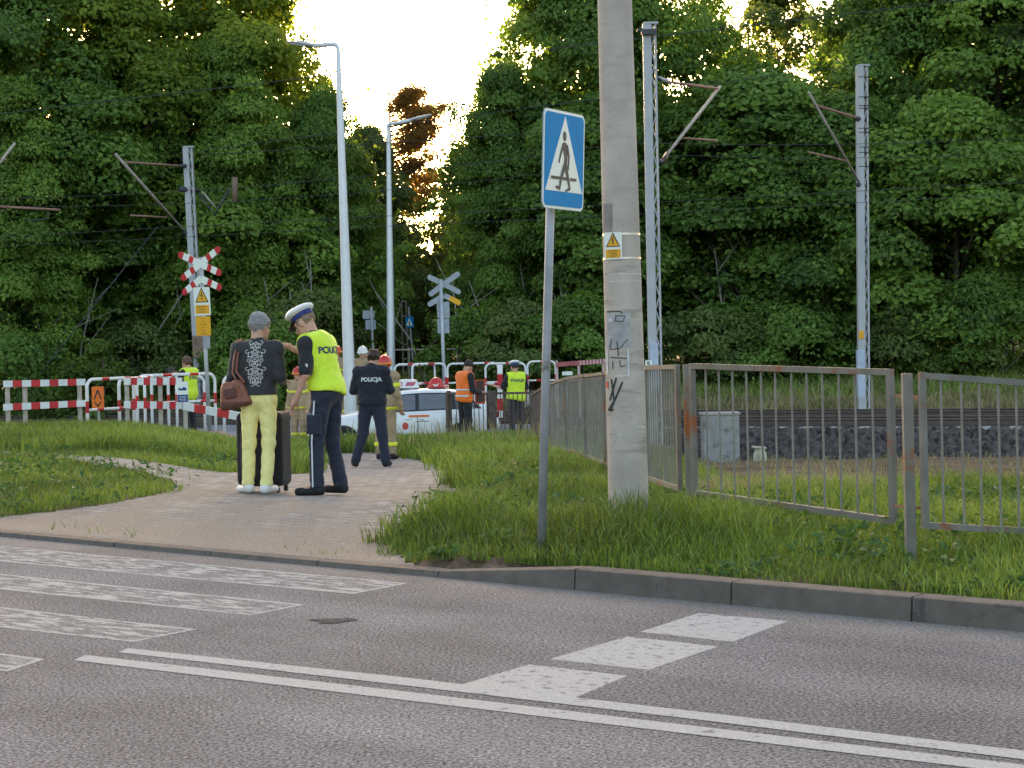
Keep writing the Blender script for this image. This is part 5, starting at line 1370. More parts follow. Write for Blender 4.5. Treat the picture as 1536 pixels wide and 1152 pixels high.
class Person:
    """joints in body space: +y forward, +x the person's right, z up, feet on z=0, 1.75 m tall"""
    def __init__(s, label, px, D, height, yaw, group=None, vox=.013, z=None, **J):
        x = P(px, 600, D).x; s.g = z if z is not None else gz(x, D) + .02
        s.root = thing('person', label, 'person', (x, D, s.g), yaw, group); s.k = height / 1.75; s.root.scale = (s.k,) * 3; s.root['local'] = 1
        s.vox = vox
        L = J.get('lean', (0, 0)); s.lean = np.array([L[0], L[1], 0.])
        d = dict(hipR=(.095, 0, .92), kneeR=(.105, .02, .49), ankR=(.11, -.02, .09), toeR=(.13, .17, .04), shR=(.185, -.01, 1.41), elR=(.24, -.03, 1.12), wrR=(.26, .08, .87), haR=None, head=(0, .03, 1.625), hy=0, hp=0, hr=0, bulk=1.0, feet=None)
        for q in ('hip', 'knee', 'ank', 'toe', 'sh', 'el', 'wr'): v = d[q + 'R']; d[q + 'L'] = (-v[0], v[1], v[2])
        d['haL'] = None; d.update(J); s.J = d
        off = lambda z: s.lean * max(0, z - .95)
        for q in ('shR', 'shL'): 
            if q not in J: s.J[q] = tuple(np.array(d[q]) + off(d[q][2]))
        for q in ('elR', 'elL', 'wrR', 'wrL'):
            if q not in J: s.J[q] = tuple(np.array(d[q]) + off(1.3))
        if 'head' not in J: s.J['head'] = tuple(np.array(d['head']) + off(1.62))
        s.off = off; s.hM = eul(d['hy'], d['hp'], d['hr'])
    def torso(s, p, inf=0.0, k=.06):
        b = s.J['bulk']; o = s.off
        C_ = lambda x, y, z: (x + o(z)[0], y + o(z)[1], z)
        d = ell(p, C_(0, 0, 1.28), (.172 * b + inf, .112 * b + inf, .21 + inf))
        d = smin(d, ell(p, C_(0, 0, 1.10), (.148 * b + inf, .105 * b + inf, .18 + inf)), k)
        d = smin(d, ell(p, (0, -.01, .96), (.168 * b + inf, .118 * b + inf, .14 + inf)), k)
        d = smin(d, rcone(p, s.J['shR'], s.J['shL'], .062 + inf, .062 + inf), .05)
        return d
    def armd(s, p, q, inf, inf2=None, upto=1.0, tail=True):
        J = s.J; inf2 = inf if inf2 is None else inf2
        d = rcone(p, J['sh' + q], J['el' + q], .055 + inf, .043 + inf2)
        if tail: 
            w = np.array(J['el' + q]) + (np.array(J['wr' + q]) - np.array(J['el' + q])) * upto
            d = smin(d, rcone(p, J['el' + q], w, .041 + inf2, .041 - .013 * upto + inf2), .02)
        return d
    def legd(s, p, q, inf, inf2):
        J = s.J; d = rcone(p, J['hip' + q], J['knee' + q], .088 + inf, .058 + inf)
        return smin(d, rcone(p, J['knee' + q], J['ank' + q], .056 + inf, .038 + inf2), .04)
    def hs(s, p): return (p - np.array(s.J['head'], np.float32)) @ s.hM
    def bounds(s, pad=.1):
        A = np.array([v for k_, v in s.J.items() if k_[:2] in ('hi', 'kn', 'an', 'to', 'sh', 'el', 'wr') and isinstance(v, tuple)] + [s.J['head']]); lo, hi = A.min(0) - .17, A.max(0) + .17
        lo[2] = -.03; hi[2] = s.J['head'][2] + .22; return lo, hi
    def hand_f(s, q):
        J = s.J; w = np.array(J['wr' + q]); e = np.array(J['el' + q]); d = (w - e) / np.linalg.norm(w - e)
        if J['ha' + q] is not None: d = np.array(J['ha' + q], float); d /= np.linalg.norm(d)
        side = np.array([1., 0, 0]) if abs(d[0]) < .8 else np.array([0, 1., 0]); side = side - d * (side @ d)
        pal = np.cross(d, side); pal /= np.linalg.norm(pal); fw = np.cross(pal, d)        # fw: across the palm
        if fw @ np.array([0, 1, .2]) < 0: fw = -fw; pal = -pal
        inward = -1 if q == 'R' else 1
        pn = np.cross(fw, d) ; pn = pn if pn[0] * inward > 0 else -pn
        def f(p):
            M = np.stack([fw, pn, d], 1)
            r = rcone(p, w - d * .03, w + d * .02, .027, .026)
            r = smin(r, ell(p, w + d * .05, (.041, .017, .052), M), .02)
            for i, (o_, L_) in enumerate(((.030, .066), (.010, .074), (-.011, .068), (-.031, .053))):
                a = w + d * .088 + fw * o_; m_ = a + d * L_ * .55 + pn * .012; t_ = m_ + (d * .6 + pn * .75) * L_ * .5
                r = np.minimum(r, np.minimum(rcone(p, a, m_, .0098, .009), rcone(p, m_, t_, .009, .0072)))
            a = w + d * .030 + fw * .034; m_ = a + d * .034 + fw * .028 + pn * .01; t_ = m_ + d * .036 + fw * .004 + pn * .012
            return smin(r, np.minimum(rcone(p, a, m_, .012, .0105), rcone(p, m_, t_, .0105, .008)), .008)
        c = w + d * .07; return f, c - .13, c + .13
    def skin(s, hands=True):
        J = s.J
        def f(p):
            h = s.hs(p)
            d = ell(h, (0, -.015, .035), (.077, .097, .098)); d = smin(d, ell(h, (0, .022, -.035), (.062, .072, .082)), .035)
            d = smin(d, ell(h, (0, .085, -.088), (.026, .022, .022)), .03)
            d = smin(d, rcone(h, (0, .086, .012), (0, .112, -.030), .010, .017), .016)
            d = smin(d, ell(h, (0, .083, .030), (.052, .018, .014)), .02)
            for sx in (-1, 1):
                d = smin(d, ell(h, (.078 * sx, -.008, -.005), (.012, .024, .034)), .01)
                d = np.maximum(d, -ell(h, (.031 * sx, .098, .010), (.020, .014, .010)))
            d = smin(d, ell(h, (0, .089, -.056), (.028, .014, .012)), .01)
            hc = np.array(J['head']); o = s.off(1.44)
            d = smin(d, rcone(p, (o[0], o[1] - .02, 1.40), tuple(hc + s.hM @ np.array([0, -.03, -.06])), .064, .055), .03)
            d = smin(d, s.torso(p, -.012), .03)
            for q in 'RL': d = smin(d, s.armd(p, q, -.004), .03); d = smin(d, s.legd(p, q, -.004, -.004), .03); d = smin(d, rcone(p, J['ank' + q], J['toe' + q], .035, .028), .02)
            return d
        lo, hi = s.bounds(); V, Q = snets(f, lo, hi, s.vox); mi = np.zeros(len(Q), int)
        Vs, Qs, ms = [V], [Q], [mi]; nb = len(V)
        def addm(V_, Q_, m_):
            nonlocal nb
            Vs.append(V_); Qs.append(Q_ + nb); ms.append(np.full(len(Q_), m_)); nb += len(V_)
        if hands:
            for q in 'RL': ff, l_, h_ = s.hand_f(q); addm(*snets(ff, l_, h_, max(.0045, s.vox * .4)), 0)
        hc = np.array(J['head'])
        for sx in (-1, 1):
            c = hc + s.hM @ np.array([.031 * sx, .090, .010]); addm(*snets(lambda p: ell(p, c, (.011, .011, .008)), c - .02, c + .02, .004), 1)
        c = hc + s.hM @ np.array([0, .103, -.056]); addm(*snets(lambda p: ell((p - c) @ s.hM, (0, 0, 0), (.022, .006, .0045)), c - .03, c + .03, .004), 2)
        V, Q, mi = np.concatenate(Vs), np.concatenate(Qs), np.concatenate(ms)
        return npmesh('body', V, Q, [SK, M_eye, M_lip], s.root, smooth=True, matidx=mi)
    def part(s, name, f, mats, h=None, matidx=None):
        lo, hi = s.bounds(); return sdf_part(name, f, lo, hi, h or s.vox, mats, s.root, matidx)
    def trousers(s, m, top=1.03, bottom=.07, inf=.010, flare=.024, fo=.004):
        def f(p):
            d = s.torso(p, .010)
            for q in 'RL': d = smin(d, s.legd(p, q, inf, flare), .035)
            x, y, z = p[..., 0], p[..., 1], p[..., 2]
            kn = np.exp(-((z - .50) / .12) ** 2) + 1.3 * np.exp(-((z - .13) / .09) ** 2) + .9 * np.exp(-((z - .88) / .09) ** 2)
            c1 = (1 - np.abs(np.sin(21 * z + 9 * x * np.sign(x) + 3.5 * np.sin(7 * y + 5 * x)))) ** 2
            c2 = (1 - np.abs(np.sin(17 * x + 5 * z + 2.5 * np.sin(9 * z) + 8 * y))) ** 3
            d = d + fo * (1.6 * c1 * kn + 1.3 * c2) + fold(p, fo * .35) * (1 - ss(.75, .95, z))
            return np.maximum(np.maximum(d, p[..., 2] - top), bottom - p[..., 2])
        return s.part('trousers', f, m)
    def jacket(s, m, hem=.93, neck=1.48, sleeve=1.0, inf=.024, ainf=.016, fo=.004, name='jacket', matidx=None):
        def f(p):
            d = s.torso(p, inf); o = s.off(1.44)
            for q in 'RL': d = smin(d, s.armd(p, q, ainf, ainf * .9, sleeve if sleeve > .5 else 0, sleeve > .5) if sleeve > .5 else rcone(p, s.J['sh' + q], tuple(np.array(s.J['sh' + q]) + (np.array(s.J['el' + q]) - np.array(s.J['sh' + q])) * .85), .058 + ainf, .055 + ainf), .03)
            d = smin(d, rcone(p, (o[0], o[1] - .02, 1.40), (o[0] * 1.05, o[1] - .005, 1.50), .078, .066), .03) + fold(p, fo * .5, .8, 1.3)
            d = d + fo * 1.6 * (1 - np.abs(np.sin(19 * p[..., 2] + 13 * np.abs(p[..., 0]) + 2.5 * np.sin(8 * p[..., 0] + 4 * p[..., 1])))) ** 3
            return np.maximum(np.maximum(d, hem - p[..., 2]), ell(p, (o[0], o[1], neck + .30), (.5, .5, .25)) * -1)
        s._j = f
        return s.part(name, f, m, matidx=matidx)
    def vest(s, m, band, hem=.90, inf=.040, bands=((1.02, .05), (1.13, .05)), fo=.005):
        def base(p, e=0):
            d = s.torso(p, inf + e); o = s.off(1.44); d = d + fold(p, fo * .4, .6, .4) + fo * 1.7 * (1 - np.abs(np.sin(13 * p[..., 2] - 11 * p[..., 0] + 2.2 * np.sin(9 * p[..., 0] + 3 * p[..., 2])))) ** 3 * (1 - ss(1.28, 1.40, p[..., 2]) * .7)
            d = np.maximum(d, np.abs(p[..., 0]) - .205)
            for q in 'RL': sg = 1 if q == 'R' else -1; d = np.maximum(d, -ell(p, (sg * .235 , o[1], 1.24), (.05, .09, .14)))
            d = np.maximum(d, -ell(p, (o[0], o[1] + .03, 1.53), (.085, .09, .10)))
            return np.maximum(d, hem - p[..., 2] - .03 * np.sin(p[..., 0] * 9))
        s._v = base; s.part('vest', base, m, h=s.vox * .9)
        for z_, w_ in bands: s.part('reflective_band', lambda p: np.maximum(base(p, .005), np.abs(p[..., 2] - z_) - w_ / 2), band, h=s.vox * .9)
    def shoes(s, m, sole=None, sz=1.0):
        for q in 'RL':
            a, t = np.array(s.J['ank' + q]), np.array(s.J['toe' + q]); d_ = t - a; d_[2] = 0; d_ /= np.linalg.norm(d_)
            def f(p):
                d = rcone(p, tuple(a - d_ * .035 + [0, 0, -.035]), tuple(a + d_ * .185 * sz + [0, 0, -.048]), .046, .036); d = smin(d, rcone(p, tuple(a), tuple(a + [0, 0, .04]), .048, .046), .03)
                return np.maximum(d, (a[2] - .088) - p[..., 2])
            l_, h_ = a - .2, a + .32; l_[2] = a[2] - .11; h_[2] = a[2] + .12; h_[:2] = a[:2] + .27; l_[:2] = a[:2] - .27
            o = sdf_part('shoe', f, l_, h_, .010, [m, sole or M_black], s.root, lambda c: (c[:, 2] < a[2] - .066).astype(int))
    def hair(s, m, cut=.0, bun=False, long=0, thick=.012, name='hair'):
        def f(p):
            h = s.hs(p); h = h + .006 * np.sin(h[..., [1, 2, 0]] * 70) + .003 * np.sin(h[..., [2, 0, 1]] * 190); d = ell(h, (0, -.02, .042), (.080 + thick, .098 + thick, .098 + thick)) + .0035 * np.sin(h[..., 0] * 160 + 3 * np.sin(h[..., 2] * 60)) 
            face = ell(h, (0, .13, -.055), (.095, .098, .115)); d = np.maximum(d, -face); d = np.maximum(d, (-.045 - long - cut) - h[..., 2] + .25 * np.maximum(h[..., 1], 0))
            if bun: d = smin(d, ell(h, (0, -.125, .02), (.045, .04, .045)), .015)
            return d
        c = np.array(s.J['head']); return sdf_part(name, f, c - .19, c + .2, .008, m, s.root)
    def helmet(s, m, m2=None, brim=.03):
        def f(p):
            h = s.hs(p); d = ell(h, (0, -.01, .055), (.118, .142, .125)); d = smin(d, rcone(h, (0, -.11, .14), (0, .07, .185), .012, .012), .02)
            b_ = np.maximum(ell(h, (0, -.01, .03), (.135, .165, .05)), np.abs(h[..., 2] - .028) - .016)
            d = smin(d, b_, .01); return np.maximum(d, -.0 - h[..., 2] - .055 * (h[..., 1] < .04))
        c = np.array(s.J['head'])
        def mi(cc): h = (cc - c) @ s.hM; return ((h[:, 2] < .045) & (h[:, 2] > .01)).astype(int)
        return sdf_part('helmet', f, c - .2, c + .25, .009, [m, m2 or m], s.root, mi)
    def peaked_cap(s, m, mb, mp_):
        c = np.array(s.J['head'])
        def top(p): h = s.hs(p); h2 = h.copy(); d = ell(h, (0, -.005, .125), (.135, .15, .045)); d = smin(d, ell(h, (0, .05, .15), (.08, .07, .03)), .03); return np.maximum(d, .092 - h[..., 2])
        sdf_part('cap_crown', top, c - .2, c + .25, .008, m, s.root)
        def bd(p): h = s.hs(p); d = vlen(h[..., :2] / np.array([.094, .113]) - np.array([0, -.01]) / np.array([.094, .113])) - 1; return np.maximum(d * .1, np.abs(h[..., 2] - .078) - .027)
        sdf_part('cap_band', bd, c - .2, c + .25, .008, mb, s.root)
        def pk(p): h = s.hs(p); y = h[..., 1]; z = h[..., 2] - (.062 - (y - .07) * .55); d = np.maximum(vlen(np.stack([h[..., 0] / .088, (y - .07) / .095], -1)) - 1, 0) * .09 + np.abs(z) - .006; return np.maximum(d, .055 - y)
        sdf_part('cap_peak', pk, c - .22, c + .25, .007, mp_, s.root)
    def lettering(s, txt, size, c, f, m, back=True, curve=0.0, name='lettering', bold=.004, sx=1.0, off=.004, tiltv=0):
        """letters laid on the garment: marched onto its distance field from behind (back) or front"""
        sgn = -1 if back else 1; ax = Vector((1, 0, 0)) if back else Vector((-1, 0, 0))
        vs, fs = text_mesh(txt, size, (0, 0, 0), (1, 0, 0), (0, 0, 1), .0, bold=bold, sx=sx)
        seen = {}; pts = []; rem = []
        for v in vs:
            pts.append((v.x, v.z - curve * v.x * v.x))
        pts = np.array(pts); Pn = np.zeros((len(pts), 3), np.float32); Pn[:, 0] = c[0] + pts[:, 0] * (1 if back else -1); Pn[:, 2] = c[2] + pts[:, 1] + tiltv * pts[:, 0]; Pn[:, 1] = c[1] + sgn * .35
        for _ in range(60):
            d = f(Pn[None])[0]; Pn[:, 1] -= sgn * np.clip(d - off, -.02, .03) * .7
        me = bpy.data.meshes.new(name); me.from_pydata([tuple(map(float, q)) for q in Pn], [], fs); me.materials.append(m); o = bpy.data.objects.new(name, me); link(o, s.root); return o

HIVIS = cloth('hi_vis_yellow', (.62, .80, .03), rough=.6, var=.06, bump=.9, bs=12); REFL = mat('reflective_grey', (.50, .52, .50), .35, .2, var=.05); BLKC = cloth('black_cloth', (.018, .018, .022)); NAVY = cloth('dark_navy_cloth', (.018, .021, .038))
LETW = mat('white_lettering', (.6, .62, .62), .5); LETN = mat('navy_lettering', (.03, .05, .10), .6)

# 1 woman with the handbag ---------------------------------------------------------------------------
W = Person('grey-haired woman in a black patterned jacket and yellow trousers, carrying a brown handbag', 388, 17.7, 1.70, R(-12), None, .011,
           hipR=(.09, 0, .92), hipL=(-.09, 0, .92), kneeR=(.085, .03, .50), kneeL=(-.115, .02, .50), ankR=(.075, -.05, .09), ankL=(-.135, .02, .09), toeR=(.10, .12, .04), toeL=(-.26, .14, .04),
           elR=(.235, -.03, 1.15), wrR=(.17, .22, 1.10), elL=(-.255, -.01, 1.15), wrL=(-.15, .24, 1.12), haR=(-.3, .9, 0), haL=(.2, .9, 0), head=(.02, .03, 1.625), hy=R(-28), hp=R(-8), bulk=1.02)
W.skin(); YEL = cloth('yellow_trousers', (.78, .70, .27), rough=.75, var=.06, bump=.9, bs=11)
W.trousers(YEL, top=1.04, bottom=.09, inf=.010, flare=.026, fo=.0052)
W.jacket(cloth('black_jacket', (.022, .022, .024), rough=.7, bump=.4, bs=26), hem=.97, inf=.026, ainf=.024, fo=.004, neck=1.52)
W.hair(mat('grey_hair', (.24, .235, .23), .6, var=.35, vs=60, bump=.6, bs=90), thick=.014, long=.02)
W.shoes(mat('white_shoe', (.68, .66, .62), .5, var=.05), mat('white_sole', (.6, .58, .54), .6))
# back ornament: mirrored scrollwork embroidered down the spine
def ornament():
    c2 = []
    def arc(cx, cz, r, a0, a1, n=9): c2.append([(cx + r * math.cos(R(a0 + (a1 - a0) * i / n)), cz + r * math.sin(R(a0 + (a1 - a0) * i / n))) for i in range(n + 1)])
    for k, z in enumerate((.18, .10, .02, -.06, -.14)):
        w_ = [.045, .075, .055, .075, .05][k]
        arc(w_ * .5, z, .022, -60, 250); arc(w_ * .95, z + .026, .016, -160, 120); arc(w_ * .6, z - .035, .018, 20, 300); c2.append([(0, z + .035), (w_ * .5, z + .02)]); c2.append([(0, z - .035), (w_ * .9, z - .015)]); arc(0.012, z, .016, 0, 359)
    c2.append([(0, .22), (0, -.19)])
    c2 += [[(-x, z) for x, z in s_] for s_ in c2]
    V, Fc = [], []
    for s_ in c2:
        for (x0, z0), (x1, z1) in zip(s_, s_[1:]):
            d = Vector((x1 - x0, z1 - z0)); 
            if d.length < 1e-5: continue
            d.normalize(); n = Vector((-d.y, d.x)) * .0035; b0 = len(V); V += [(x0 + n.x, z0 + n.y), (x0 - n.x, z0 - n.y), (x1 - n.x, z1 - n.y), (x1 + n.x, z1 + n.y)]; Fc.append((b0, b0 + 1, b0 + 2, b0 + 3))
    A = np.array(V); Pn = np.zeros((len(A), 3), np.float32); Pn[:, 0] = A[:, 0] * 1.15 + .02; Pn[:, 2] = 1.26 + A[:, 1] * 1.05; Pn[:, 1] = -.35
    for _ in range(60): d = W._j(Pn[None])[0]; Pn[:, 1] += np.clip(d - .005, -.02, .03) * .7
    me = bpy.data.meshes.new('embroidery'); me.from_pydata([tuple(map(float, q)) for q in Pn], [], Fc); me.materials.append(mat('silver_embroidery', (.42, .40, .38), .5)); link(bpy.data.objects.new('embroidery', me), W.root)
ornament()

def wpt(pr, v): return pr.root.matrix_basis @ Vector(v)
# handbag hanging from her left shoulder
M_bag = mat('brown_leather', (.22, .075, .045), .45, var=.2, vs=10, bump=.3, bs=50); M_bagd = mat('dark_brown_leather', (.10, .035, .025), .5, var=.2)
hb = P(357, 612, 17.62); t = thing('handbag', 'reddish brown leather handbag hanging at the left hip of the woman in yellow trousers', 'handbag', hb); t['local'] = 1
def bagf(p):
    q = p.copy(); tap = 1 - .35 * np.clip(q[..., 2] / .26, 0, 1); q[..., 0] = q[..., 0] / tap; d = rbox(q, (0, 0, .13), (.165, .075, .13), .05) * .8; return d + .006 * np.sin(q[..., 0] * 40 + 8 * q[..., 2]) * ss(.1, .25, q[..., 2])
V, Q = snets(bagf, (-.25, -.15, -.05), (.25, .15, .33), .012); V = V @ np.array(Matrix.Rotation(R(-12), 3, 'Y')).T
npmesh('bag_body', V, Q, [M_bag, M_bagd], t, smooth=True, matidx=(V[Q].mean(1)[:, 2] < .06).astype(int))
b = MB(); sh = W.J['shL']; s1 = wpt(W, (sh[0] + .03, sh[1] - .02, sh[2] + .105)) - hb
bot1, bot2 = Vector((.075, -.06, .24)), Vector((.095, .05, .24))
fr = wpt(W, (sh[0] + .005, -.118, 1.20)) - hb; fr2 = wpt(W, (sh[0] + .02, -.115, 1.34)) - hb; bk = wpt(W, (sh[0] + .01, .13, 1.3)) - hb
for pts in ([bot1, fr, fr2, s1], [bot2, bk, s1]): 
    q_ = []
    for a, c in zip(pts, pts[1:]): 
        for f in np.linspace(0, 1, 6, endpoint=False): q_.append(a.lerp(c, f))
    q_.append(pts[-1]); b.tube(q_, .011, 0, 8)
b.tube([Vector((.03, -.075, .2)), fr * .97 + Vector((-.035, -.012, 0)), fr2 + Vector((-.03, -.01, 0)), s1 + Vector((-.03, 0, 0))], .010, 0, 8)
b.build('strap', M_bag, t, smooth=True, origin=(0, 0, 0))
b = MB(); b.box((-.06, -.085, .14), (.11, .02, .09), 0, Matrix.Rotation(R(-12), 3, 'Y')); b.build('pocket', M_bagd, t, origin=(0, 0, 0), bevel=.01)

# black suitcase in front of her ----------------------------------------------------------------------
sc_ = P(400, 733, 18.15); sc_.z = gz(sc_.x, 18.15) + .02
t = thing('suitcase', 'large black soft suitcase on four small wheels, standing before the woman in yellow trousers', 'suitcase', sc_, R(-16)); t['local'] = 1
M_suit = cloth('black_suitcase_fabric', (.010, .010, .011), rough=.8, bump=.5, bs=30)
V, Q = snets(lambda p: np.minimum(rbox(p, (-.02, 0, .42), (.24, .15, .36), .06), rbox(p, (-.02, -.155, .36), (.17, .03, .24), .03)), (-.32, -.24, 0), (.28, .24, .85), .015); npmesh('case', V, Q, M_suit, t, smooth=True)
b = MB(); b.tube([(-.08, 0, .76), (-.08, 0, .81), (.04, 0, .81), (.04, 0, .76)], .012, 0, 8); b.tube([(-.05, .12, .77), (-.05, .13, .96)], .008, 0, 6); b.tube([(.03, .12, .77), (.03, .13, .96)], .008, 0, 6); b.tube([(-.08, .13, .965), (.06, .13, .965)], .014, 0, 8); b.build('handle', M_dark, t, origin=(0, 0, 0))
for x in (-.20, .16):
    for y in (-.10, .10):
        b = MB(); b.tube([(x, y, .08), (x, y, .04)], .015, 0, 8); b.tube([(x - .014, y, .027), (x + .014, y, .027)], .027, 0, 14); b.build('wheel', M_black, t, origin=(0, 0, 0))
b = MB(); b.tube([(-.15, -.187, .2), (-.15, -.187, .52), (.11, -.187, .52), (.11, -.187, .2)], .004, 0, 5); b.build('zip', mat('zip_grey', (.10, .10, .10), .4, .6), t, origin=(0, 0, 0))

# 2 policeman leaning to her -----------------------------------------------------------------------------
yw = R(64)
Cp = Person('policeman in yellow vest and white peaked cap, reaching out to the grey-haired woman', 491, 17.7, 1.80, yw, None, .011,
            lean=(.0, .24), hipR=(.095, 0, .92), kneeR=(.10, .02, .49), ankR=(.11, -.06, .09), toeR=(.15, .11, .04), kneeL=(-.12, .05, .50), ankL=(-.15, .04, .09), toeL=(-.18, .22, .04),
            shR=(.185, .105, 1.39), elR=(.17, .33, 1.30), wrR=(.10, .50, 1.385), haR=(-.12, .95, .10), shL=(-.185, .10, 1.395), elL=(-.25, .07, 1.12), wrL=(-.22, .20, .89), haL=(.0, .5, -.85),
            head=(0, .225, 1.585), hy=R(0), hp=R(-30), bulk=1.02)
Cp.skin(); Cp.trousers(NAVY, top=1.02, inf=.012, flare=.030, fo=.0075)
Cp.jacket(BLKC, hem=.96, sleeve=0, inf=.022, ainf=.014, name='shirt', neck=1.47)
Cp.vest(HIVIS, HIVIS, hem=.94, inf=.038, bands=()); Cp.shoes(M_black); Cp.hair(mat('fair_short_hair', (.22, .15, .10), .7, var=.2), thick=.003, cut=-.01)
CAPW = mat('cap_white', (.74, .74, .74), .5, var=.03); CAPB = mat('cap_band_blue', (.02, .03, .16), .6); CAPP = mat('cap_peak_black', (.02, .02, .02), .25)
Cp.peaked_cap(CAPW, CAPB, CAPP)
Cp.lettering('POLICJA', .085, (-.01, 0, 1.335), Cp._v, LETN, True, bold=.003, tiltv=0)
def stripe_leg(pr, q, side, m, name='trouser_stripe'):
    b = MB(); J = pr.J; a, k, n = [np.array(J[j + q]) for j in ('hip', 'knee', 'ank')]; pts = []
    for u, v in ((a, k), (k, n)):
        for f in np.linspace(0.1, 1, 7): pts.append(u + (v - u) * f)
    vs = []
    for i, c in enumerate(pts):
        r = (.118 - .035 * min(1, i / 6)) if i < 7 else .080 - .002 * (i - 7); x = c[0] + side * (r + .004)
        vs += [(x, c[1] - .008, c[2]), (x, c[1] + .008, c[2])]
    b.add(vs, [(2 * i, 2 * i + 1, 2 * i + 3, 2 * i + 2) for i in range(len(pts) - 1)]); return b.build(name, m, pr.root, origin=(0, 0, 0))
stripe_leg(Cp, 'L', -1, LETW)
def box_part(pr, name, c, d, m, rz=0, bev=.01):
    b = MB(); b.box(c, d, 0, Matrix.Rotation(rz, 3, 'Z')); return b.build(name, m, pr.root, origin=(0, 0, 0), bevel=bev)
box_part(Cp, 'cargo_pocket', (-.205, .02, .66), (.03, .15, .18), NAVY); box_part(Cp, 'sleeve_badge', (-.285, .05, 1.20), (.012, .05, .035), LETW)
box_part(Cp, 'belt', (0, 0, .955), (.02, .02, .02), BLKC)

# 3 policewoman seen from the back --------------------------------------------------------------------------
Pw = Person('police officer in dark uniform with a hair bun, seen from behind with legs apart', 558, 27.5, 1.74, R(-6), None, .014,
            kneeR=(.14, .0, .50), ankR=(.19, -.03, .09), toeR=(.22, .15, .04), kneeL=(-.15, .02, .50), ankL=(-.27, .0, .09), toeL=(-.33, .17, .04),
            elR=(.27, .04, 1.14), wrR=(.12, .26, 1.16), elL=(-.28, .03, 1.14), wrL=(-.14, .26, 1.18), head=(.03, .06, 1.60), hp=R(-16), hy=R(-8), bulk=1.12)
Pw.skin(); Pw.trousers(NAVY, top=1.02, inf=.024, flare=.034, fo=.005); Pw.jacket(cloth('navy_jacket', (.012, .013, .022)), hem=.93, inf=.040, ainf=.030, fo=.006, neck=1.50); Pw.shoes(M_black)
Pw.hair(mat('dark_brown_hair', (.035, .020, .015), .6, var=.3, vs=50), bun=True, thick=.014)
Pw.lettering('POLICJA', .082, (.02, 0, 1.30), Pw._j, LETW, True, bold=.003)
stripe_leg(Pw, 'L', -1, LETW)

# 4-7 firefighters ----------------------------------------------------------------------------------------------
TAN = cloth('tan_fire_coat', (.34, .235, .135), var=.18); RH = mat('red_helmet', (.52, .02, .015), .3, var=.06, coat=.3); OB = mat('orange_helmet_band', (.75, .25, .02), .4); WH = mat('white_helmet', (.74, .73, .68), .3, var=.03, coat=.3); YB = cloth('yellow_stripe', (.72, .72, .03), rough=.5)
def fireman(label, px, D, h, yaw, hm, hb_, z=None, vox=.016, **k):
    f = Person(label, px, D, h, yaw, None, vox, z=z, bulk=1.12, **k)
    f.skin(hands=k.get('hands', True) if 'hands' in k else True); f.trousers(TAN, top=1.0, bottom=.10, inf=.026, flare=.036, fo=.005); f.jacket(TAN, hem=.80, inf=.042, ainf=.030, fo=.006, neck=1.5)
    f.shoes(M_black); f.helmet(hm, hb_)
    jf = f._j
    for z_ in (.88, 1.24): f.part('reflective_band', lambda p: np.maximum(np.maximum(jf(p) - .006, np.abs(p[..., 2] - z_) - .032), np.abs(p[..., 0]) - .245), YB)
    for q in 'RL':
        a, n = np.array(f.J['knee' + q]), np.array(f.J['ank' + q]); m_ = a + (n - a) * .55
        f.part('leg_band', lambda p: np.maximum(rcone(p, tuple(a), tuple(n), .096, .090), np.abs(p[..., 2] - m_[2]) - .035), YB)
        s_, e = np.array(f.J['sh' + q]), np.array(f.J['el' + q]); u = (e - s_) / np.linalg.norm(e - s_); c_ = s_ + (e - s_) * .5
        f.part('sleeve_band', lambda p: np.maximum(rcone(p, tuple(s_), tuple(e), .096, .086), np.abs((p - c_) @ u) - .035), YB)
    return f
fireman('firefighter in a red helmet half hidden behind the police officer with the hair bun', 577, 32.0, 1.76, R(-20), RH, OB, head=(0, .04, 1.61), ankR=(.13, -.02, .09))
fw = fireman('firefighter in a white helmet facing the camera, behind the white car bonnet', 546, 47.0, 1.88, R(172), WH, WH, z=-.50, vox=.02, hp=R(-8), elR=(.25, .06, 1.14), wrR=(.10, .27, 1.18), elL=(-.25, .06, 1.14), wrL=(-.10, .27, 1.18))
fireman('firefighter in an orange-red helmet between the yellow vest and the tall lamp', 507, 47.3, 1.90, R(30), mat('orange_red_helmet', (.62, .07, .015), .3, coat=.3), OB, z=-.50, vox=.02)
fireman('farther firefighter seen between the woman and the policeman reaching out', 448, 44.0, 1.80, R(160), RH, OB, vox=.022)

# 8 man in the orange vest -----------------------------------------------------------------------------------------
ORG = cloth('hi_vis_orange', (.85, .16, .01), rough=.6, var=.06)
Om = Person('man in an orange reflective vest and black suit, reading papers beside the white car', 697, 40.2, 1.80, R(-52), None, .018,
            lean=(0, .06), elR=(.235, .05, 1.13), wrR=(.14, .30, 1.08), elL=(-.235, .05, 1.13), wrL=(-.10, .32, 1.10), head=(0, .12, 1.61), hp=R(-35), z=-.71, ankR=(.10, -.03, .09), ankL=(-.10, -.03, .09), hipR=(.085, 0, .92), hipL=(-.085, 0, .92))
Om.skin(); Om.trousers(BLKC, top=1.0, inf=.018, flare=.03); Om.jacket(BLKC, hem=.80, inf=.030, ainf=.022); Om.vest(ORG, REFL, hem=.90, inf=.052, bands=((1.01, .05), (1.14, .05))); Om.shoes(M_black); Om.hair(mat('dark_hair', (.03, .02, .015), .6), thick=.010)
fo_ = wpt(Om, (-.02, .42, 1.02)); t = thing('folder', 'red-orange folder held by the man in the orange vest', 'folder', fo_, R(30)); t['local'] = 1
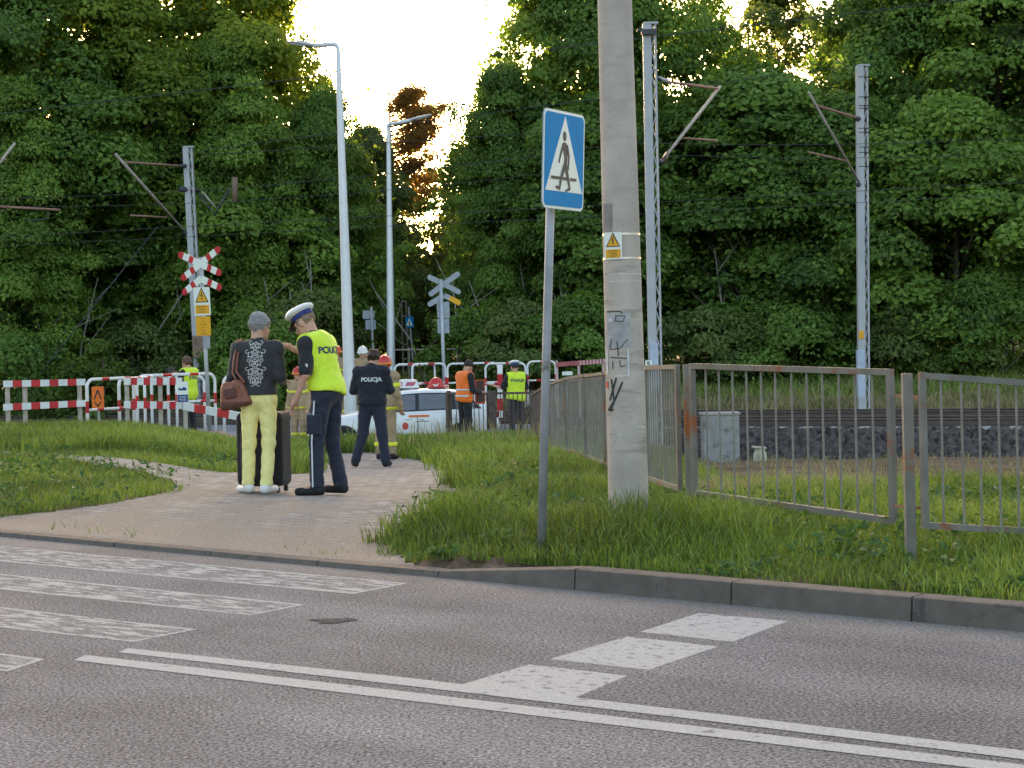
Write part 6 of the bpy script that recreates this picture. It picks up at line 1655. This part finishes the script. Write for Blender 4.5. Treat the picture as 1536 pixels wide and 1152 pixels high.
b = MB(); b.box((0, 0, .06), (.24, .02, .52)); b.build('cover', mat('red_folder', (.55, .06, .02), .5), t, origin=(0, 0, 0)); b = MB(); b.box((0, -.014, .07), (.20, .006, .46)); b.build('papers', mat('dark_papers', (.08, .04, .03), .7), t, origin=(0, 0, 0))

# 9 policeman at the fence ---------------------------------------------------------------------------------------------
Pf = Person('policeman in a yellow vest and white cap behind the brown railing, handing over a paper', 774, 43.2, 1.80, R(18), None, .019, z=-.80,
            elL=(-.30, .06, 1.16), wrL=(-.50, .22, 1.24), haL=(-.8, .4, .1), elR=(.25, -.03, 1.12), wrR=(.24, .10, .90), head=(0, .05, 1.61), hp=R(-12), bulk=1.08)
Pf.skin(); Pf.trousers(cloth('faded_dark_trousers', (.045, .040, .040)), top=1.0, inf=.02, flare=.03); Pf.jacket(BLKC, hem=.95, sleeve=0, inf=.022, ainf=.014, name='shirt'); Pf.vest(HIVIS, HIVIS, hem=.88, inf=.048, bands=()); Pf.shoes(M_black); Pf.hair(mat('dark_hair', (.03, .02, .015), .6), thick=.003)
Pf.peaked_cap(CAPW, CAPB, CAPP); Pf.lettering('POLICJA', .085, (0, 0, 1.33), Pf._v, LETN, True, bold=.004)
fo_ = wpt(Pf, (-.62, .26, 1.27)); t = thing('paper_sheet', 'small white paper held out by the policeman behind the brown railing', 'paper', fo_, R(18)); t['local'] = 1
b = MB(); b.box((0, 0, 0), (.24, .10, .006), 0, Matrix.Rotation(R(8), 3, 'Y')); b.build('sheet', M_signw, t, origin=(0, 0, 0))

# 10 photographer at the left ---------------------------------------------------------------------------------------------
Ph = Person('person in a yellow vest and black clothes raising a camera, behind the left barriers', 284, 40.3, 1.74, R(58), None, .018,
            elR=(.20, .22, 1.30), wrR=(.06, .40, 1.40), elL=(-.24, .16, 1.24), wrL=(-.04, .38, 1.36), haR=(-.2, .9, .3), haL=(.2, .9, .3), head=(0, .06, 1.62), hp=R(-3))
Ph.skin(); Ph.trousers(BLKC, top=1.0, inf=.018, flare=.03); Ph.jacket(BLKC, hem=.94, inf=.022, ainf=.018, sleeve=.75, name='shirt'); Ph.vest(HIVIS, HIVIS, hem=.80, inf=.048, bands=()); Ph.shoes(M_black); Ph.hair(mat('brown_hair', (.10, .05, .03), .6, var=.3, vs=40), thick=.014, long=.04)
Ph.lettering('STRAŻ', .085, (0, 0, 1.30), Ph._v, LETN, True, bold=.004)
fo_ = wpt(Ph, (0, .49, 1.47)); t = thing('camera', 'black camera held up by the person in the yellow vest at the left', 'camera', fo_, R(58)); t['local'] = 1
b = MB(); b.box((0, 0, 0), (.15, .07, .10)); b.box((0, 0, .06), (.06, .06, .03)); b.build('body', M_dark, t, origin=(0, 0, 0), bevel=.01)
b = MB(); b.tube([(0, .03, 0), (0, .16, 0)], .038, 0, 14); b.build('lens', M_black, t, origin=(0, 0, 0))

# ------------------------------------------------------------------------------------------------ white car
CARP = mat('white_car_paint', (.70, .70, .68), .25, var=.02, coat=.6); CGL = mat('car_glass', (.13, .13, .145), .16, var=.1, spec=.6); CTR = mat('car_black_trim', (.02, .02, .022), .4); TYR = mat('tyre_rubber', (.02, .02, .02), .85)
CD = 43.4; cz = -1.04; cxm = P(604, 600, CD).x
car = thing('parked_car', 'white car with orange door stripes and a white roof sign, behind the tall weeds', 'car', (cxm, CD, cz), R(4)); car['local'] = 1
Lc = 4.45
def lerp_s(x, xs, ys): return float(np.interp(x, xs, ys))
# x runs front (-) to rear (+); profile of roof line, belt, shoulder
stx = [-2.22, -2.18, -2.05, -1.75, -1.35, -1.05, -.95, -.6, -.25, .1, .5, .9, 1.3, 1.6, 1.85, 2.05, 2.18, 2.23]
zro = [.50, .66, .78, .86, .92, .965, .99, 1.22, 1.39, 1.445, 1.46, 1.45, 1.41, 1.35, 1.23, 1.02, .90, .62]
zbe = [.46, .60, .70, .78, .84, .885, .90, .93, .945, .955, .965, .975, .985, .99, .99, .94, .85, .58]
wid = [.60, .72, .79, .84, .86, .87, .875, .88, .885, .885, .885, .885, .88, .87, .85, .82, .77, .66]
roofw = [.45, .55, .60, .65, .68, .70, .70, .62, .58, .57, .57, .57, .57, .57, .57, .60, .58, .50]
zlo = [.30, .24, .22, .20, .20, .20, .20, .20, .20, .20, .20, .20, .20, .20, .22, .26, .30, .34]
NF = 44; xs_ = np.linspace(stx[0], stx[-1], NF); half = []
for x in xs_:
    r_, be, w_, rw, lo_ = [float(np.interp(x, stx, q)) for q in (zro, zbe, wid, roofw, zlo)]
    green = r_ - be > .03
    half.append([(x, w_ * .80, lo_), (x, w_ * .97, lo_ + .08), (x, w_, lo_ + .28 if lo_ + .28 < be - .1 else (lo_ + be) / 2), (x, w_ * .995, be - .12), (x, w_ * .965, be - .02), (x, w_ * .94, be),
                 (x, w_ * .94 + (rw - w_ * .94) * .5, be + (r_ - be) * .52), (x, rw, be + (r_ - be) * .90), (x, rw * .86, be + (r_ - be) * .985), (x, 0, r_ + (.012 if green else .01))])
nh = 10; ring = 2 * nh - 1; vs = []
for hlf in half:
    vs += [(a, -b_, c) for a, b_, c in hlf] + [(a, b_, c) for a, b_, c in hlf[::-1][1:]]
fs = [(i * ring + k, (i + 1) * ring + k, (i + 1) * ring + k + 1, i * ring + k + 1) for i in range(NF - 1) for k in range(ring - 1)]
fs += [tuple(range(ring)), tuple(range((NF - 1) * ring + ring - 1, (NF - 1) * ring - 1, -1))]; fs += [(i * ring, i * ring + ring - 1, (i + 1) * ring + ring - 1, (i + 1) * ring) for i in range(NF - 1)]
b = MB(); b.add(vs, fs)
ob = b.build('body', [CARP], car, smooth=True, origin=(0, 0, 0))
def surf(x, v, side, off=.006):
    """side surface of the greenhouse: v 0 belt .. 1 roof edge"""
    r_, be, w_, rw = [float(np.interp(x, stx, q)) for q in (zro, zbe, wid, roofw)]
    y0, y1 = w_ * .94, rw; ym = y0 + (rw - y0) * .5
    if v < .58: f = v / .58; y = y0 + (ym - y0) * f; z = be + (r_ - be) * .52 * f
    else: f = (v - .58) / .42; y = ym + (y1 - ym) * f; z = be + (r_ - be) * (.52 + .38 * f)
    return Vector((x, side * (y + off), z + off * .4))
def window(name, xa, xb, xat, xbt, v0, v1, m=CGL, off=.006):
    for side in (-1, 1):
        b = MB(); n = 8; mrow = 5; g = []
        for j in range(mrow + 1):
            v = v0 + (v1 - v0) * j / mrow
            for i in range(n + 1):
                f = i / n; x = (xa + (xb - xa) * f) * (1 - j / mrow) + (xat + (xbt - xat) * f) * (j / mrow); g.append(surf(x, v, side, off))
        q = [(j * (n + 1) + i, j * (n + 1) + i + 1, (j + 1) * (n + 1) + i + 1, (j + 1) * (n + 1) + i) for j in range(mrow) for i in range(n)]
        if side > 0: q = [f[::-1] for f in q]
        b.add(g, q); b.build(name, m, car, smooth=True, origin=(0, 0, 0))
window('window_surround', -.93, 1.80, -.18, 1.52, .02, .93, CTR, .004)
window('side_window', -.80, .28, -.22, .28, .08, .86, CGL, .010)
window('side_window', .36, 1.12, .36, 1.10, .08, .86, CGL, .010)
window('side_window', 1.20, 1.66, 1.18, 1.44, .10, .84, CGL, .010)
def glass_top(name, xa, xb, wf, off=.008):
    b = MB(); n = 8; g = []
    for j in range(n + 1):
        x = xa + (xb - xa) * j / n; r_ = float(np.interp(x, stx, zro)); be = float(np.interp(x, stx, zbe)); rw = float(np.interp(x, stx, roofw))
        for i in range(-4, 5): y = rw * .93 * wf * i / 4; g.append((x, y, r_ + .012 + off - (r_ - be) * .03 * (i / 4) ** 4))
    b.add(g, [(j * 9 + i, (j + 1) * 9 + i, (j + 1) * 9 + i + 1, j * 9 + i + 1) for j in range(n) for i in range(8)]); b.build(name, CGL, car, smooth=True, origin=(0, 0, 0))
glass_top('windscreen', -.92, -.28, .93); glass_top('rear_window', 1.66, 2.0, .9)
for side in (-1, 1):
    b = MB(); V, Q = snets(lambda p: ell(p, (0, 0, 0), (.12, .09, .075)), (-.15, -.12, -.1), (.15, .12, .1), .012); V[:, 2] += 1.02; V[:, 1] += side * 1.0; V[:, 0] += -.72
    npmesh('wing_mirror', V, Q, [CARP, CTR], car, smooth=True, matidx=(V[Q].mean(1)[:, 2] < .985).astype(int))
    b.tube([(-.70, side * .86, .95), (-.72, side * .96, .98)], .025, 1, 8); b.build('mirror_arm', [CARP, CTR], car, origin=(0, 0, 0))
    for x0, w_ in ((-.30, .0), (.78, .0)):
        yy_ = side * (float(np.interp(x0, stx, wid)) + .008); b = MB(); b.box((x0 + .42, yy_, .80), (.17, .02, .03)); b.build('door_handle', CARP, car, origin=(0, 0, 0), bevel=.006)
    for x0 in (-.86, .32, 1.18):
        b = MB(); b.box((x0, side * (float(np.interp(x0, stx, wid)) + .001), .55), (.010, .012, .62)); b.build('door_gap', CTR, car, origin=(0, 0, 0))
    b = MB(); yy_ = side * .889
    for x0, x1 in ((-.55, -.22), (.12, .58)): b.box(((x0 + x1) / 2, yy_, .862), (x1 - x0, .010, .045))
    b.build('door_stripe', M_org, car, origin=(0, 0, 0))
    b = MB(); n = 16; b.prism([(.07 * math.cos(6.283 * k / n), .085 * math.sin(6.283 * k / n)) for k in range(n)], (-.02 * 1 + .06, side * .886, .64), (-side, 0, 0) if side > 0 else (1, 0, 0), (0, 0, 1), .006); b.build('door_emblem', mat('emblem_red', (.5, .06, .03), .5), car, origin=(0, 0, 0))
    b = MB(); b.box((.42, side * .888, .74), (.30, .008, .022)); b.box((.42, side * .888, .775), (.09, .008, .018)); b.build('small_print', mat('print_grey', (.30, .30, .30), .6), car, origin=(0, 0, 0))
    for xw in (-1.38, 1.32):
        b = MB(); yw_ = side * .86
        b.tube([(xw, yw_ - side * .02, .32), (xw, yw_ + side * .034, .32)], .375, 0, 28); b.build('wheel_arch', CTR, car, origin=(0, 0, 0))
        b = MB(); b.tube([(xw, yw_ - side * .16, .31), (xw, yw_ + side * .04, .31)], .315, 0, 28); wh = b.build('tyre', TYR, car, origin=(0, 0, 0))
        b = MB(); 
        for k in range(5): an = 6.283 * k / 5; b.beam((xw, yw_ + side * .048, .31), (xw + .2 * math.cos(an), yw_ + side * .048, .31 + .2 * math.sin(an)), .05, .02, up=Vector((0, 1, 0)))
        b.tube([(xw, yw_ + side * .03, .31), (xw, yw_ + side * .055, .31)], .05, 0, 12); b.build('rim', M_galv, wh, origin=(0, 0, 0))
    b = MB(); b.box((-2.02, side * .70, .70), (.34, .24, .10), 0, Matrix.Rotation(side * R(26), 3, 'Z')); b.build('headlight', mat('headlight_glass', (.12, .13, .16), .1, spec=.8), car, origin=(0, 0, 0), bevel=.03)
    b = MB(); b.box((2.08, side * .74, .86), (.22, .14, .16), 0, Matrix.Rotation(-side * R(18), 3, 'Z')); b.build('tail_light', mat('tail_light_dark', (.16, .03, .03), .2), car, origin=(0, 0, 0), bevel=.03)
b = MB(); b.box((-2.17, 0, .50), (.12, .9, .14)); b.box((-2.14, 0, .33), (.12, 1.2, .10)); b.build('grille', CTR, car, origin=(0, 0, 0), bevel=.02)
b = MB(); b.box((0, 0, 0), (.001, .001, .001))
# roof sign
b = MB(); b.prism([(-.36, 0), (.42, 0), (.36, .19), (.10, .21), (-.25, .17)], (-.02, .15, 1.48), (1, 0, 0), (0, 0, 1), .30); b.build('roof_sign', mat('roof_sign_white', (.75, .72, .72), .4, var=.03), car, origin=(0, 0, 0), bevel=.02)
b = MB(); vs, fs = text_mesh('TAXI', .13, (-.14, -.154, 1.575), (1, 0, 0), (0, 0, 1), .004, bold=.004); b.add(vs, fs); b.prism([(-.0, 0), (.20, 0), (.26, .09), (.05, .09)], (.06, -.153, 1.535), (1, 0, 0), (0, 0, 1), .004); b.build('roof_sign_print', mat('print_crimson', (.45, .10, .14), .5), car, origin=(0, 0, 0))
hp_ = Vector((.78, -.1, 1.47)); hw = car.matrix_basis @ hp_
t = thing('red_helmet', 'red firefighter helmet with a white mark lying on the roof of the white taxi', 'helmet', hw); t['local'] = 1
V, Q = snets(lambda p: np.maximum(smin(ell(p, (0, 0, .02), (.19, .17, .23)), np.maximum(ell(p, (.04, 0, .03), (.27, .22, .06)), np.abs(p[..., 2] - .03) - .02), .02), -p[..., 2] - .0), (-.3, -.3, -.05), (.35, .3, .3), .012); npmesh('shell', V, Q, RH, t, smooth=True)
b = MB(); b.prism([(-.07, .10), (-.03, .04), (.03, .04), (.08, .12), (.02, .08), (-.02, .08)], (0, -.185, 0), (1, 0, 0), (0, 0, 1), .02); b.build('mark', M_signw, t, origin=(0, 0, 0))
